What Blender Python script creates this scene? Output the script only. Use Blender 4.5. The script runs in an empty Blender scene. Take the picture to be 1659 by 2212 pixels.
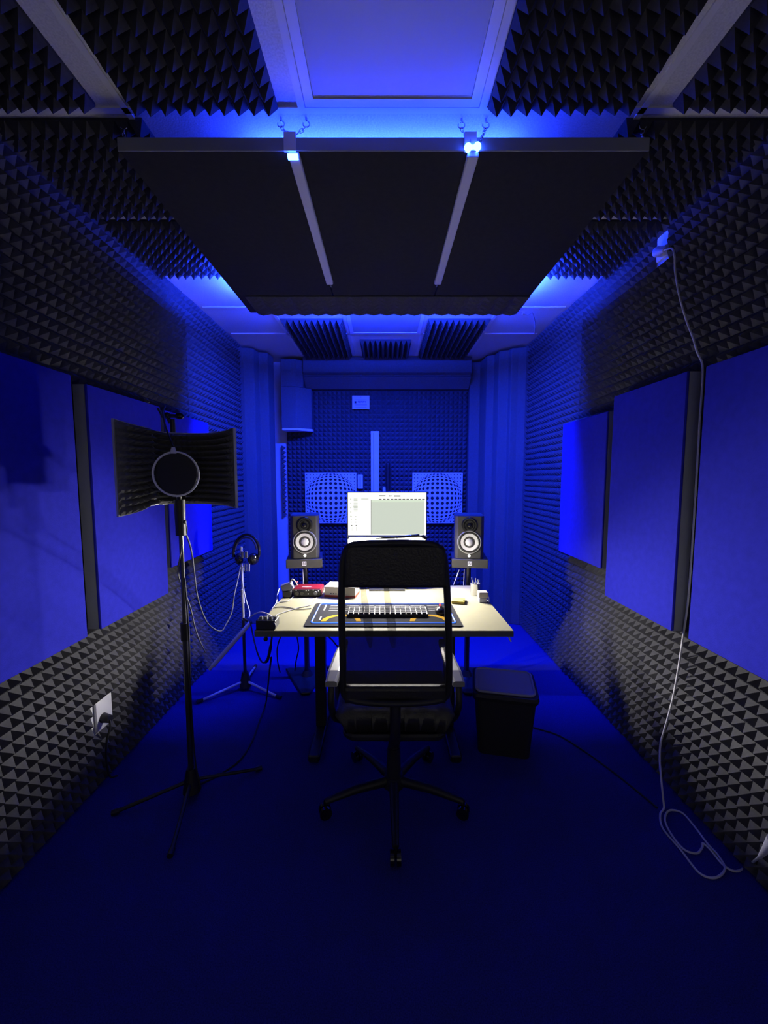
import bpy, math, random
import numpy as np
from mathutils import Vector, Matrix

random.seed(7)
S = bpy.context.scene
COL = S.collection
PI = math.pi

# ------------------------------------------------------------------ camera, world, lights, exposure
CAM_Z = 1.5
F_PX, W_PX, H_PX = 880.0, 1659.0, 2212.0
PITCH = math.atan((H_PX / 2 - 1030.0) / F_PX)
cam_data = bpy.data.cameras.new('camera')
cam_data.sensor_fit = 'VERTICAL'
cam_data.sensor_height = 36.0
cam_data.lens = F_PX / H_PX * 36.0
cam_data.clip_start = 0.02
cam = bpy.data.objects.new('camera', cam_data)
cam.location = (0, 0, CAM_Z)
cam.rotation_euler = (PI / 2 - PITCH, 0, 0)
COL.objects.link(cam)
S.camera = cam

S.view_settings.view_transform = 'Standard'
S.view_settings.look = 'None'
S.view_settings.gamma = 1.0
S.view_settings.use_curve_mapping = False
S.view_settings.exposure = 0.0
S.cycles.diffuse_bounces = 8
S.cycles.max_bounces = 14
S.cycles.transparent_max_bounces = 12
S.cycles.sample_clamp_indirect = 12.0

world = bpy.data.worlds.new('world')
world.use_nodes = True
world.node_tree.nodes['Background'].inputs[0].default_value = (0, 0, 0, 1)
world.node_tree.nodes['Background'].inputs[1].default_value = 0.0
S.world = world

LED_COLOR = (0.009, 0.034, 1.0)
LED_SIDE = 2100.0        # strips along the sides of the hanging panel
LED_REAR = 1200.0
LED_DOWN = 6300.0      # downward strip on the rear edge
LED_FRONT = 400.0
LED_END = 45.0
SCREEN_MAIN = 1.15
SCREEN_LOW = 4.0
BAR_LAMP = 2300.0
CONE_FILL = 5200.0
BEHIND_CAM_FILL = 2.2

# dim white fill added behind the camera, shining through a made-up door opening
ld = bpy.data.lights.new('behind_cam_fill', 'AREA')
ld.shape = 'RECTANGLE'
ld.size, ld.size_y = 0.8, 1.9
ld.energy = BEHIND_CAM_FILL
ld.color = (1.0, 0.95, 0.88)
lo = bpy.data.objects.new('behind_cam_fill', ld)
lo.location = (0.2, -1.75, 1.05)
lo.rotation_euler = (PI / 2, 0, 0)
COL.objects.link(lo)

# ------------------------------------------------------------------ helpers
def at(px, py, x=None, y=None, z=None):
    """the point of the room seen at a pixel of the photograph, on a plane x=, y= or z="""
    dx = (px - W_PX / 2) / F_PX
    dy = -(py - H_PX / 2) / F_PX
    c, s = math.cos(PITCH), math.sin(PITCH)
    d = Vector((dx, c + dy * s, -s + dy * c))
    t = x / d.x if x is not None else (y / d.y if y is not None else (z - CAM_Z) / d.z)
    return Vector((0, 0, CAM_Z)) + d * t

def mat(name, color, rough=0.6, metal=0.0, spec=0.5, noise=0.0, nscale=60.0, bump=0.0, bscale=200.0, sheen=0.0, coat=0.0):
    m = bpy.data.materials.new(name)
    m.use_nodes = True
    nt = m.node_tree
    b = nt.nodes['Principled BSDF']
    b.inputs['Roughness'].default_value = rough
    b.inputs['Metallic'].default_value = metal
    b.inputs['Specular IOR Level'].default_value = spec
    b.inputs['Coat Weight'].default_value = coat
    b.inputs['Sheen Weight'].default_value = sheen
    b.inputs['Base Color'].default_value = (*color, 1)
    if noise or bump:
        tc = nt.nodes.new('ShaderNodeTexCoord')
    if noise:
        n = nt.nodes.new('ShaderNodeTexNoise'); n.inputs['Scale'].default_value = nscale; n.inputs['Detail'].default_value = 4
        r = nt.nodes.new('ShaderNodeMapRange')
        r.inputs[1].default_value = 0.3; r.inputs[2].default_value = 0.7
        r.inputs[3].default_value = 1 - noise; r.inputs[4].default_value = 1 + noise
        mx = nt.nodes.new('ShaderNodeVectorMath'); mx.operation = 'SCALE'
        mx.inputs[0].default_value = color
        nt.links.new(tc.outputs['Object'], n.inputs['Vector'])
        nt.links.new(n.outputs['Fac'], r.inputs[0])
        nt.links.new(r.outputs[0], mx.inputs['Scale'])
        nt.links.new(mx.outputs[0], b.inputs['Base Color'])
    if bump:
        n2 = nt.nodes.new('ShaderNodeTexNoise'); n2.inputs['Scale'].default_value = bscale; n2.inputs['Detail'].default_value = 3
        bp = nt.nodes.new('ShaderNodeBump'); bp.inputs['Strength'].default_value = bump; bp.inputs['Distance'].default_value = 0.004
        nt.links.new(tc.outputs['Object'], n2.inputs['Vector'])
        nt.links.new(n2.outputs['Fac'], bp.inputs['Height'])
        nt.links.new(bp.outputs[0], b.inputs['Normal'])
    return m

def emit(name, color, strength, base=(0.02, 0.02, 0.02)):
    m = mat(name, base, 0.4)
    b = m.node_tree.nodes['Principled BSDF']
    b.inputs['Emission Color'].default_value = (*color, 1)
    b.inputs['Emission Strength'].default_value = strength
    return m

def see_through(name, color, clear):
    m = mat(name, color, 0.7)
    nt = m.node_tree
    b = nt.nodes['Principled BSDF']
    t = nt.nodes.new('ShaderNodeBsdfTransparent')
    mx = nt.nodes.new('ShaderNodeMixShader')
    mx.inputs[0].default_value = clear
    nt.links.new(b.outputs[0], mx.inputs[1]); nt.links.new(t.outputs[0], mx.inputs[2])
    nt.links.new(mx.outputs[0], nt.nodes['Material Output'].inputs[0])
    return m

M = {}
M['wall'] = mat('painted_wall', (0.70, 0.70, 0.72), 0.8, bump=0.1)
M['ceiling'] = mat('ceiling_tile', (0.72, 0.72, 0.74), 0.9, noise=0.12, nscale=160, bump=0.2, bscale=150)
M['ceiling_board'] = mat('smooth_ceiling_board', (0.72, 0.72, 0.74), 0.7)
M['grid'] = mat('ceiling_grid', (0.80, 0.80, 0.82), 0.45)
M['diffuser'] = mat('lamp_diffuser', (0.42, 0.42, 0.48), 0.5)
M['gap'] = mat('dark_gap', (0.02, 0.02, 0.02), 0.9)
M['carpet'] = mat('carpet', (0.032, 0.036, 0.22), 0.95, spec=0.1, noise=0.35, nscale=260, bump=0.6, bscale=420)
M['foam'] = mat('charcoal_foam', (0.085, 0.085, 0.094), 0.95, spec=0.08, noise=0.10, nscale=90)
M['foam_top'] = mat('black_foam', (0.055, 0.055, 0.06), 0.95, spec=0.08, noise=0.10, nscale=90)
M['bass'] = mat('smooth_foam', (0.125, 0.125, 0.138), 0.95, spec=0.08, noise=0.08, nscale=60)
M['panel'] = mat('blue_fabric', (0.024, 0.026, 0.44), 0.9, spec=0.1, noise=0.08, nscale=30, bump=0.2, bscale=500)
M['panel_side'] = mat('panel_frame_grey', (0.30, 0.31, 0.32), 0.8)
M['cloud'] = mat('dark_grey_fabric', (0.035, 0.035, 0.039), 0.95, spec=0.08, noise=0.08, nscale=40)
M['shield'] = mat('shield_grey_plate', (0.55, 0.56, 0.54), 0.6)
M['shield_foam'] = mat('shield_foam', (0.15, 0.15, 0.14), 0.95, spec=0.08)
M['white_paint'] = mat('white_painted_batten', (0.72, 0.72, 0.74), 0.5)
M['chrome'] = mat('steel', (0.6, 0.6, 0.62), 0.25, 1.0)
M['black_metal'] = mat('black_metal', (0.02, 0.02, 0.022), 0.35, 0.0, 0.6)
M['dark_steel'] = mat('dark_steel_tube', (0.10, 0.10, 0.11), 0.3, 0.8)
M['black_plastic'] = mat('black_plastic', (0.018, 0.018, 0.02), 0.45)
M['black_gloss'] = mat('black_gloss', (0.012, 0.012, 0.014), 0.15, coat=0.3)
M['speaker_black'] = mat('matt_black_cabinet', (0.055, 0.053, 0.05), 0.6, bump=0.1, bscale=900)
M['cone'] = mat('white_cone', (0.88, 0.88, 0.88), 0.5)
M['cone_ring'] = mat('rubber_surround', (0.03, 0.03, 0.03), 0.35)
M['silver_line'] = mat('polished_ring', (0.5, 0.5, 0.5), 0.3, 0.6)
M['desk'] = mat('cream_tabletop', (0.24, 0.226, 0.145), 0.6, spec=0.1, noise=0.02, nscale=20)
M['desk_edge'] = mat('tabletop_edge', (0.10, 0.11, 0.11), 0.5)
M['leather'] = mat('black_leather', (0.035, 0.034, 0.034), 0.34, bump=0.4, bscale=120)
M['arm_pad'] = mat('armrest_vinyl', (0.20, 0.20, 0.19), 0.32)
M['mesh'] = see_through('chair_mesh', (0.03, 0.03, 0.035), 0.42)
M['mesh_lumbar'] = see_through('chair_lumbar_mesh', (0.045, 0.042, 0.05), 0.20)
M['mesh_dense'] = see_through('chair_mesh_band', (0.02, 0.02, 0.022), 0.45)
M['white_plastic'] = mat('white_plastic', (0.78, 0.78, 0.80), 0.4)
M['white_cable'] = mat('white_cable', (0.70, 0.70, 0.74), 0.45)
M['grey_cable'] = mat('grey_cable', (0.2, 0.2, 0.21), 0.5)
M['black_cable'] = mat('black_cable', (0.02, 0.02, 0.022), 0.5)
M['bin'] = mat('black_bin_plastic', (0.022, 0.022, 0.024), 0.5, noise=0.1, nscale=300)
M['bin_lid'] = mat('bin_lid_plastic', (0.32, 0.33, 0.42), 0.28)
M['red_metal'] = mat('red_anodised', (0.16, 0.006, 0.008), 0.35, 0.3)
M['red_card'] = mat('red_card', (0.30, 0.035, 0.025), 0.5)
M['white_card'] = mat('white_card', (0.36, 0.33, 0.31), 0.5)
M['rim_white'] = mat('pale_rim_plastic', (0.92, 0.92, 0.88), 0.3)
M['paper'] = mat('white_paper', (0.78, 0.78, 0.80), 0.6)
M['ink'] = mat('dark_ink', (0.03, 0.03, 0.05), 0.6)
M['ink_pale'] = mat('pale_ink', (0.30, 0.30, 0.34), 0.6)
M['yellow'] = mat('yellow_note', (0.36, 0.28, 0.045), 0.6)
M['mat_dark'] = mat('desk_mat_rubber', (0.016, 0.016, 0.021), 0.9, spec=0.05)
M['mat_cell'] = mat('desk_mat_print', (0.13, 0.13, 0.14), 0.9, spec=0.05)
M['mat_yellow'] = mat('desk_mat_yellow_print', (0.36, 0.20, 0.01), 0.9, spec=0.05)
M['mat_white'] = mat('desk_mat_white_print', (0.3, 0.3, 0.3), 0.9, spec=0.05)
M['mat_glow'] = emit('desk_mat_light', (0.05, 0.18, 1.0), 1.6)
M['led'] = emit('blue_led', LED_COLOR, LED_SIDE)
M['led_rear'] = emit('blue_led_rear', LED_COLOR, LED_REAR)
M['led_down'] = emit('blue_led_down', LED_COLOR, LED_DOWN)
M['led_front'] = emit('blue_led_front', LED_COLOR, LED_FRONT)
M['led_end'] = emit('blue_led_end', (0.02, 0.075, 1.0), LED_END)
M['screen_white'] = emit('screen_white', (1.0, 1.0, 0.95), SCREEN_MAIN)
M['screen_grey'] = emit('screen_grey', (0.62, 0.68, 0.58), 1.0)
M['screen_rule'] = emit('screen_rule', (0.70, 0.80, 0.64), 1.0)
M['screen_ink'] = emit('screen_ink', (0.12, 0.12, 0.11), 1.0)
M['screen_ink_pale'] = emit('screen_ink_pale', (0.62, 0.66, 0.58), 1.0)
M['screen_low'] = emit('screen_low', (1.0, 0.92, 0.74), SCREEN_LOW)
M['bar_lamp'] = emit('light_bar_tube', (1.0, 0.95, 0.88), BAR_LAMP)
M['cone_fill'] = emit('cone_fill_glow', (1.0, 0.95, 0.88), CONE_FILL)
M['power_led'] = emit('white_power_light', (1.0, 0.97, 0.88), 14.0)
M['red_led'] = emit('red_power_light', (1.0, 0.12, 0.15), 2.0)
M['white_led'] = emit('small_white_light', (1.0, 0.9, 0.88), 1.2)

class MB:
    def __init__(s):
        s.v, s.f, s.mi, s.smooth = [], [], [], []
        s.cur = 0; s.sm = False
    def add(s, verts, faces, smooth=None):
        o = len(s.v)
        s.v.extend([tuple(v) for v in verts])
        for f in faces:
            s.f.append([o + i for i in f]); s.mi.append(s.cur); s.smooth.append(s.sm if smooth is None else smooth)
        return s
    def box(s, c, size, rz=0.0, R=None):
        x, y, z = [d / 2 for d in size]
        vs = [Vector(p) for p in ((-x,-y,-z),(x,-y,-z),(x,y,-z),(-x,y,-z),(-x,-y,z),(x,-y,z),(x,y,z),(-x,y,z))]
        m = R if R is not None else Matrix.Rotation(rz, 3, 'Z')
        vs = [m @ v + Vector(c) for v in vs]
        return s.add(vs, [(3,2,1,0),(4,5,6,7),(0,1,5,4),(1,2,6,5),(2,3,7,6),(3,0,4,7)], False)
    def rbox(s, c, size, r=0.01, n=4, axis='z', R=None, bev=None):
        """box whose outline across the axis has rounded corners and whose two ends are chamfered"""
        d = {'x': (1, 2, 0), 'y': (0, 2, 1), 'z': (0, 1, 2)}[axis]
        a, b, h = size[d[0]] / 2, size[d[1]] / 2, size[d[2]] / 2
        r = min(r, a * .999, b * .999)
        be = min(r * .6, h * .6) if bev is None else bev
        rings = []
        for hh, ins in ((-h, be), (-h + be, 0), (h - be, 0), (h, be)):
            ring = []
            for qx, qy, a0 in ((1, 1, 0), (-1, 1, 90), (-1, -1, 180), (1, -1, 270)):
                for k in range(n + 1):
                    t = math.radians(a0 + 90 * k / n)
                    ring.append((qx * (a - r) + (r - ins * .8) * math.cos(t), qy * (b - r) + (r - ins * .8) * math.sin(t), hh))
            rings.append(ring)
        m = len(rings[0]); vs = []
        for ring in rings:
            for p in ring:
                q = [0, 0, 0]; q[d[0]], q[d[1]], q[d[2]] = p
                q = Vector(q)
                if R is not None: q = R @ q
                vs.append(q + Vector(c))
        fs = []
        for k in range(3):
            for i in range(m):
                j = (i + 1) % m
                fs.append((k * m + i, k * m + j, (k + 1) * m + j, (k + 1) * m + i))
        fs.append(tuple(range(m))[::-1]); fs.append(tuple(3 * m + i for i in range(m)))
        if axis == 'y': fs = [f[::-1] for f in fs]
        return s.add(vs, fs, False)
    def cyl(s, p0, p1, r0, r1=None, n=16, caps=True):
        p0, p1 = Vector(p0), Vector(p1); r1 = r0 if r1 is None else r1
        ax = (p1 - p0).normalized(); u = ax.orthogonal().normalized(); w = ax.cross(u)
        vs = []
        for p, r in ((p0, r0), (p1, r1)):
            for i in range(n):
                t = 2 * PI * i / n
                vs.append(p + (u * math.cos(t) + w * math.sin(t)) * r)
        s.add(vs, [(i, (i + 1) % n, n + (i + 1) % n, n + i) for i in range(n)], True)
        if caps:
            s.add(vs[:n], [tuple(range(n))[::-1]], False); s.add(vs[n:], [tuple(range(n))], False)
        return s
    def tube(s, pts, r, n=8, closed=False):
        pts = [Vector(p) for p in pts]; k = len(pts)
        rs = r if isinstance(r, (list, tuple)) else [r] * k
        tang = []
        for i in range(k):
            a = pts[(i - 1) % k] if closed or i else pts[0]
            b = pts[(i + 1) % k] if closed or i < k - 1 else pts[-1]
            tang.append((b - a).normalized())
        u = tang[0].orthogonal().normalized(); vs = []
        for i in range(k):
            u = (u - tang[i] * u.dot(tang[i])).normalized(); w = tang[i].cross(u)
            for j in range(n):
                t = 2 * PI * j / n
                vs.append(pts[i] + (u * math.cos(t) + w * math.sin(t)) * rs[i])
        fs = []
        for i in range(k if closed else k - 1):
            i2 = (i + 1) % k
            for j in range(n):
                fs.append((i * n + j, i * n + (j + 1) % n, i2 * n + (j + 1) % n, i2 * n + j))
        s.add(vs, fs, True)
        if not closed:
            s.add(vs[:n], [tuple(range(n))[::-1]], False); s.add(vs[-n:], [tuple(range(n))], False)
        return s
    def lathe(s, prof, c, axis=(0, 0, 1), n=32, smooth=True):
        """profile of (radius, height) turned about an axis through c"""
        ax = Vector(axis).normalized(); u = ax.orthogonal().normalized(); w = ax.cross(u); c = Vector(c)
        vs = []
        for r, h in prof:
            for i in range(n):
                t = 2 * PI * i / n
                vs.append(c + ax * h + (u * math.cos(t) + w * math.sin(t)) * max(r, 1e-5))
        fs = []
        for k in range(len(prof) - 1):
            for i in range(n):
                j = (i + 1) % n
                fs.append((k * n + i, k * n + j, (k + 1) * n + j, (k + 1) * n + i))
        return s.add(vs, fs, smooth)
    def prism(s, poly, h0, h1, axis='z'):
        """polygon extruded along an axis; poly is (x,y) for z, (y,z) for x, (x,z) for y"""
        def P(a, b, h): return {'z': (a, b, h), 'x': (h, a, b), 'y': (a, h, b)}[axis]
        n = len(poly)
        vs = [P(a, b, h0) for a, b in poly] + [P(a, b, h1) for a, b in poly]
        fs = [tuple(range(n))[::-1], tuple(range(n, 2 * n))] + [(i, (i + 1) % n, n + (i + 1) % n, n + i) for i in range(n)]
        area = sum(poly[i][0] * poly[(i + 1) % n][1] - poly[(i + 1) % n][0] * poly[i][1] for i in range(n))
        if (area < 0) != (axis == 'y'): fs = [f[::-1] for f in fs]
        return s.add(vs, fs, False)
    def sphere(s, c, r, n=12, sc=(1, 1, 1)):
        vs, fs = [], []
        m = n // 2
        for i in range(m + 1):
            for j in range(n):
                a, b = PI * i / m, 2 * PI * j / n
                vs.append((c[0] + r * sc[0] * math.sin(a) * math.cos(b), c[1] + r * sc[1] * math.sin(a) * math.sin(b), c[2] + r * sc[2] * math.cos(a)))
        for i in range(m):
            for j in range(n):
                fs.append((i * n + j, (i + 1) * n + j, (i + 1) * n + (j + 1) % n, i * n + (j + 1) % n))
        return s.add(vs, fs, True)
    def use(s, i): s.cur = i; return s
    def build(s, name, mats, parent=None, origin=None, bevel=0.0):
        me = bpy.data.meshes.new(name)
        V = np.array(s.v)
        if parent is not None:
            o = Vector((0, 0, 0)); q = parent
            while q is not None:
                o += q.location; q = q.parent
        elif origin is not None: o = Vector(origin)
        else:
            lo_, hi_ = V.min(0), V.max(0)
            o = Vector(((lo_[0] + hi_[0]) / 2, (lo_[1] + hi_[1]) / 2, lo_[2]))
        me.from_pydata([tuple(p) for p in (V - np.array(o))], [], s.f)
        mats = mats if isinstance(mats, (list, tuple)) else [mats]
        for k in mats: me.materials.append(M[k])
        me.polygons.foreach_set('material_index', s.mi)
        me.polygons.foreach_set('use_smooth', s.smooth)
        me.update()
        ob = bpy.data.objects.new(name, me)
        COL.objects.link(ob)
        if parent is not None: ob.parent = parent
        else: ob.location = o
        if bevel:
            b = ob.modifiers.new('bevel', 'BEVEL'); b.width = bevel; b.segments = 2; b.limit_method = 'ANGLE'; b.angle_limit = math.radians(40)
        return ob

def tag(o, label, cat, group=None):
    o['label'] = label; o['category'] = cat
    if group: o['group'] = group
    return o
def struct(o):
    o['kind'] = 'structure'; return o
def thing(name, label, cat, loc, group=None):
    o = bpy.data.objects.new(name, None); COL.objects.link(o)
    o.empty_display_size = 0.1
    o.location = loc
    return tag(o, label, cat, group)
def copy_tree(o, parent=None):
    c = o.copy(); COL.objects.link(c)
    if parent is not None: c.parent = parent
    for ch in [k for k in bpy.data.objects if k.parent == o]:
        copy_tree(ch, c)
    return c
def smooth_path(pts, k=8):
    """Catmull-Rom through the points"""
    P = [Vector(p) for p in pts]; out = []
    for i in range(len(P) - 1):
        a = P[i - 1] if i else P[0] * 2 - P[1]
        b, c = P[i], P[i + 1]
        d = P[i + 2] if i + 2 < len(P) else P[-1] * 2 - P[-2]
        for j in range(k):
            t = j / k
            out.append(0.5 * ((2 * b) + (c - a) * t + (2 * a - 5 * b + 4 * c - d) * t * t + (3 * b - a - 3 * c + d) * t ** 3))
    out.append(P[-1]); return out
def text_mesh(txt, size, name, matk, loc, rot, parent=None, depth=0.0006):
    cu = bpy.data.curves.new(name, 'FONT'); cu.body = txt; cu.size = size; cu.align_x = 'CENTER'; cu.align_y = 'CENTER'; cu.extrude = depth
    t = bpy.data.objects.new(name + '_curve', cu); COL.objects.link(t)
    bpy.context.view_layer.update()
    dg = bpy.context.evaluated_depsgraph_get()
    me = bpy.data.meshes.new_from_object(t.evaluated_get(dg))
    bpy.data.objects.remove(t); bpy.data.curves.remove(cu)
    me.materials.clear(); me.materials.append(M[matk])
    o = bpy.data.objects.new(name, me); COL.objects.link(o)
    base = Vector((0, 0, 0)); q = parent
    while q is not None: base += q.location; q = q.parent
    o.location = Vector(loc) - base; o.rotation_euler = rot
    if parent is not None: o.parent = parent
    return o

def foam_sheet(O, U, V, N, nu, nv, p=0.05, base=0.008, h=0.034, hole=None, pv=None, extra_base=0.0):
    """a sheet of nu x nv pyramids of pitch p: O corner, U and V along it, N outward"""
    O, U, V, N = Vector(O), Vector(U), Vector(V), Vector(N)
    pv = pv or p
    b = MB()
    idx = np.arange((nu + 1) * (nv + 1)).reshape(nv + 1, nu + 1)
    vs = []
    for j in range(nv + 1):
        for i in range(nu + 1):
            vs.append(O + U * (i * p) + V * (j * pv) + N * base)
    fs = []
    flip = U.cross(V).dot(N) < 0
    rnd = random.Random(nu * 31 + nv)
    for j in range(nv):
        for i in range(nu):
            if hole and hole(i, j): continue
            k = len(vs)
            vs.append(O + U * ((i + .5 + rnd.uniform(-.04, .04)) * p) + V * ((j + .5 + rnd.uniform(-.04, .04)) * pv) + N * (base + h * rnd.uniform(.93, 1.03)))
            c = [idx[j, i], idx[j, i + 1], idx[j + 1, i + 1], idx[j + 1, i]]
            for q in range(4):
                f = (int(c[q]), int(c[(q + 1) % 4]), k)
                fs.append(f[::-1] if flip else f)
    # rim down to the surface behind
    rim = [int(idx[0, i]) for i in range(nu + 1)] + [int(idx[j, nu]) for j in range(1, nv + 1)] + [int(idx[nv, i]) for i in range(nu - 1, -1, -1)] + [int(idx[j, 0]) for j in range(nv - 1, 0, -1)]
    off = len(vs)
    for q in rim: vs.append(vs[q] - N * base)
    m = len(rim)
    for q in range(m):
        f = (rim[q], off + q, off + (q + 1) % m, rim[(q + 1) % m])
        fs.append(f[::-1] if flip else f)
    b.add(vs, fs, False)
    return b

# ------------------------------------------------------------------ the room
XW = 1.407       # wall planes at +-XW; foam tips reach +-1.365
YB = 4.66        # back wall
YF = -1.60       # wall behind the camera
ZC = 2.77
struct(MB().box((0, (YB + YF) / 2, -0.05), (2 * XW + .2, YB - YF + .2, 0.1)).build('floor', 'carpet'))
struct(MB().box((0, (YB + YF) / 2, ZC + .05), (2 * XW + .2, YB - YF + .2, 0.1)).build('ceiling', 'ceiling'))
struct(MB().box((-XW - .05, (YB + YF) / 2, ZC / 2), (.1, YB - YF + .2, ZC)).build('wall_left', 'wall'))
struct(MB().box((XW + .05, (YB + YF) / 2, ZC / 2), (.1, YB - YF + .2, ZC)).build('wall_right', 'wall'))
struct(MB().box((0, YB + .05, ZC / 2), (2 * XW, .1, ZC)).build('wall_back', 'wall'))
wf = MB()
wf.box(((-XW - .25) / 2, YF - .05, ZC / 2), (XW - .25, .1, ZC))
wf.box(((XW + .65) / 2, YF - .05, ZC / 2), (XW - .65, .1, ZC))
wf.box((.2, YF - .05, (ZC + 2.05) / 2), (.9, .1, ZC - 2.05))
struct(wf.build('wall_front', 'foam'))

# ceiling grid bars
tn = 0
for x0, x1, y0, y1 in ((-.296, -.272, -1.5, 1.515), (.328, .352, -1.5, 1.515), (-.905, -.883, -1.5, 3.0), (.885, .907, -1.5, 3.0),
                       (-.87, -.846, 3.0, 4.4), (.866, .89, 3.0, 4.4), (-.325, -.301, 3.2, 4.4), (.325, .349, 3.2, 4.4),
                       (-1.36, 1.36, 1.515, 1.539), (-1.36, -.86, 3.17, 3.192), (.88, 1.36, 3.17, 3.192), (-1.36, 1.36, 3.735, 3.757),
                       (-1.36, 1.36, 2.60, 2.622)):
    tn += 1
    struct(MB().box(((x0 + x1) / 2, (y0 + y1) / 2, ZC - .003), (x1 - x0, y1 - y0, .006)).build('trim_%d' % tn, 'grid'))

# ceiling light fittings (switched off): frame and flat diffuser
def ceiling_light(x0, x1, y0, y1, label):
    t = thing('ceiling_light', label, 'ceiling light', ((x0 + x1) / 2, (y0 + y1) / 2, ZC - .02), 'flat ceiling light fittings')
    f = MB(); w = .03
    f.box(((x0 + x1) / 2, y0 + w / 2, ZC - .005), (x1 - x0, w, .010)); f.box(((x0 + x1) / 2, y1 - w / 2, ZC - .005), (x1 - x0, w, .010))
    f.box((x0 + w / 2, (y0 + y1) / 2, ZC - .005), (w, y1 - y0 - 2 * w, .010)); f.box((x1 - w / 2, (y0 + y1) / 2, ZC - .005), (w, y1 - y0 - 2 * w, .010))
    f.build('frame', 'grid', t)
    MB().box(((x0 + x1) / 2, (y0 + y1) / 2, ZC - .004), (x1 - x0 - 2 * w - .006, y1 - y0 - 2 * w - .006, .006)).build('light_diffuser', 'diffuser', t)
ceiling_light(-.268, .324, .32, 1.508, 'large flat ceiling light, switched off, between the two front foam tiles')
ceiling_light(-.297, .321, 3.16, 3.73, 'small flat ceiling light, switched off, behind the hanging ceiling panel')

# ------------------------------------------------------------------ ceiling foam tiles
def ceil_foam(x0, x1, y0, y1, label):
    nu, nv = max(1, round((x1 - x0) / .05)), max(1, round((y1 - y0) / .05))
    b = foam_sheet((x0, y0, ZC), (1, 0, 0), (0, 1, 0), (0, 0, -1), nu, nv, p=(x1 - x0) / nu, pv=(y1 - y0) / nv, base=.01, h=.046)
    tag(b.build('foam_tile', 'foam_top', origin=((x0 + x1) / 2, (y0 + y1) / 2, ZC)), label, 'foam tile', 'foam tiles on the ceiling')
ceil_foam(-.865, -.365, 1.01, 1.515, 'black pyramid foam ceiling tile left of the large flat light')
ceil_foam(-.865, -.365, .45, 1.0, 'black foam ceiling tile left of the large light, cut by the photo top')
ceil_foam(.357, .857, 1.01, 1.515, 'black pyramid foam ceiling tile right of the large flat light')
ceil_foam(.357, .857, .45, 1.0, 'black foam ceiling tile right of the large light, cut by the photo top')
for sx, side in ((-1, 'left'), (1, 'right')):
    def xs(a, b): return (-b, -a) if sx < 0 else (a, b)
    ceil_foam(*xs(.985, 1.397), 1.01, 1.505, 'black foam ceiling tile in the %s corner beside the bare white strip' % side)
    ceil_foam(*xs(.985, 1.397), .45, 1.0, 'black foam ceiling tile at the top %s corner of the photo' % side)
    ceil_foam(*xs(.86, 1.397), 1.56, 2.085, 'black foam ceiling tile beside the hanging panel front, along the %s wall' % side)
    ceil_foam(*xs(.86, 1.397), 2.135, 2.66, 'black foam ceiling tile beside the hanging panel middle, along the %s wall' % side)
    xr = (-.835, -.335) if sx < 0 else (.36, .86)
    ceil_foam(*xr, 3.40, 3.89, 'black foam ceiling tile behind the hanging panel, %s of the small flat light' % side)
    ceil_foam(*xr, 3.90, 4.39, 'black foam ceiling tile against the back bass trap, on the %s side' % side)
ceil_foam(-.225, .255, 3.90, 4.39, 'black foam ceiling tile behind the small flat light, middle of the back row')

# ------------------------------------------------------------------ wall foam
SEAM = 2.98
def hole_left(i, j):
    y, z = 0.2 + (i + .5) * .05, (j + .5) * .05036
    return 1.86 < y < 2.01 and .24 < z < .42
def hole_right(i, j):
    y, z = 0.2 + (i + .5) * .05, (j + .5) * .05036
    return 2.10 < y < 2.20 and 2.58 < z < 2.72
PZ = ZC / 55
tag(foam_sheet((-XW, .2, 0), (0, 1, 0), (0, 0, 1), (1, 0, 0), 55, 55, pv=PZ, hole=hole_left).build('wall_foam', 'foam'),
    'charcoal pyramid foam on the front stretch of the left wall, with a socket cut-out', 'acoustic foam', 'pyramid foam lining the walls')
tag(foam_sheet((XW, .2, 0), (0, 1, 0), (0, 0, 1), (-1, 0, 0), 55, 55, pv=PZ, hole=hole_right).build('wall_foam', 'foam'),
    'charcoal pyramid foam on the front stretch of the right wall, under a white cable', 'acoustic foam', 'pyramid foam lining the walls')
for s_, side in ((-1, 'left'), (1, 'right')):
    tag(foam_sheet((s_ * XW, 2.96, 0), (0, 1, 0), (0, 0, 1), (-s_, 0, 0), 21, 55, pv=PZ, base=.014, h=.034).build('wall_foam', 'foam'),
        'charcoal pyramid foam on the rear end of the %s wall, next to the bass trap' % side, 'acoustic foam', 'pyramid foam lining the walls')
tag(foam_sheet((-1.09, YB, 0), (1, 0, 0), (0, 0, 1), (0, -1, 0), 40, 51, p=.0506, pv=.05, base=.03, h=.03, hole=None).build('wall_foam', 'foam'),
    'charcoal pyramid foam covering the back wall behind the desk and diffusers', 'acoustic foam', 'pyramid foam lining the walls')
tag(foam_sheet((-1.152, 4.61, 1.05), (0, 1, 0), (0, 0, 1), (1, 0, 0), 1, 16, p=.05, base=.004, h=.045).build('foam_strip', 'foam'),
    'narrow strip of black foam teeth at the left edge of the back wall foam', 'foam strip')

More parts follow.
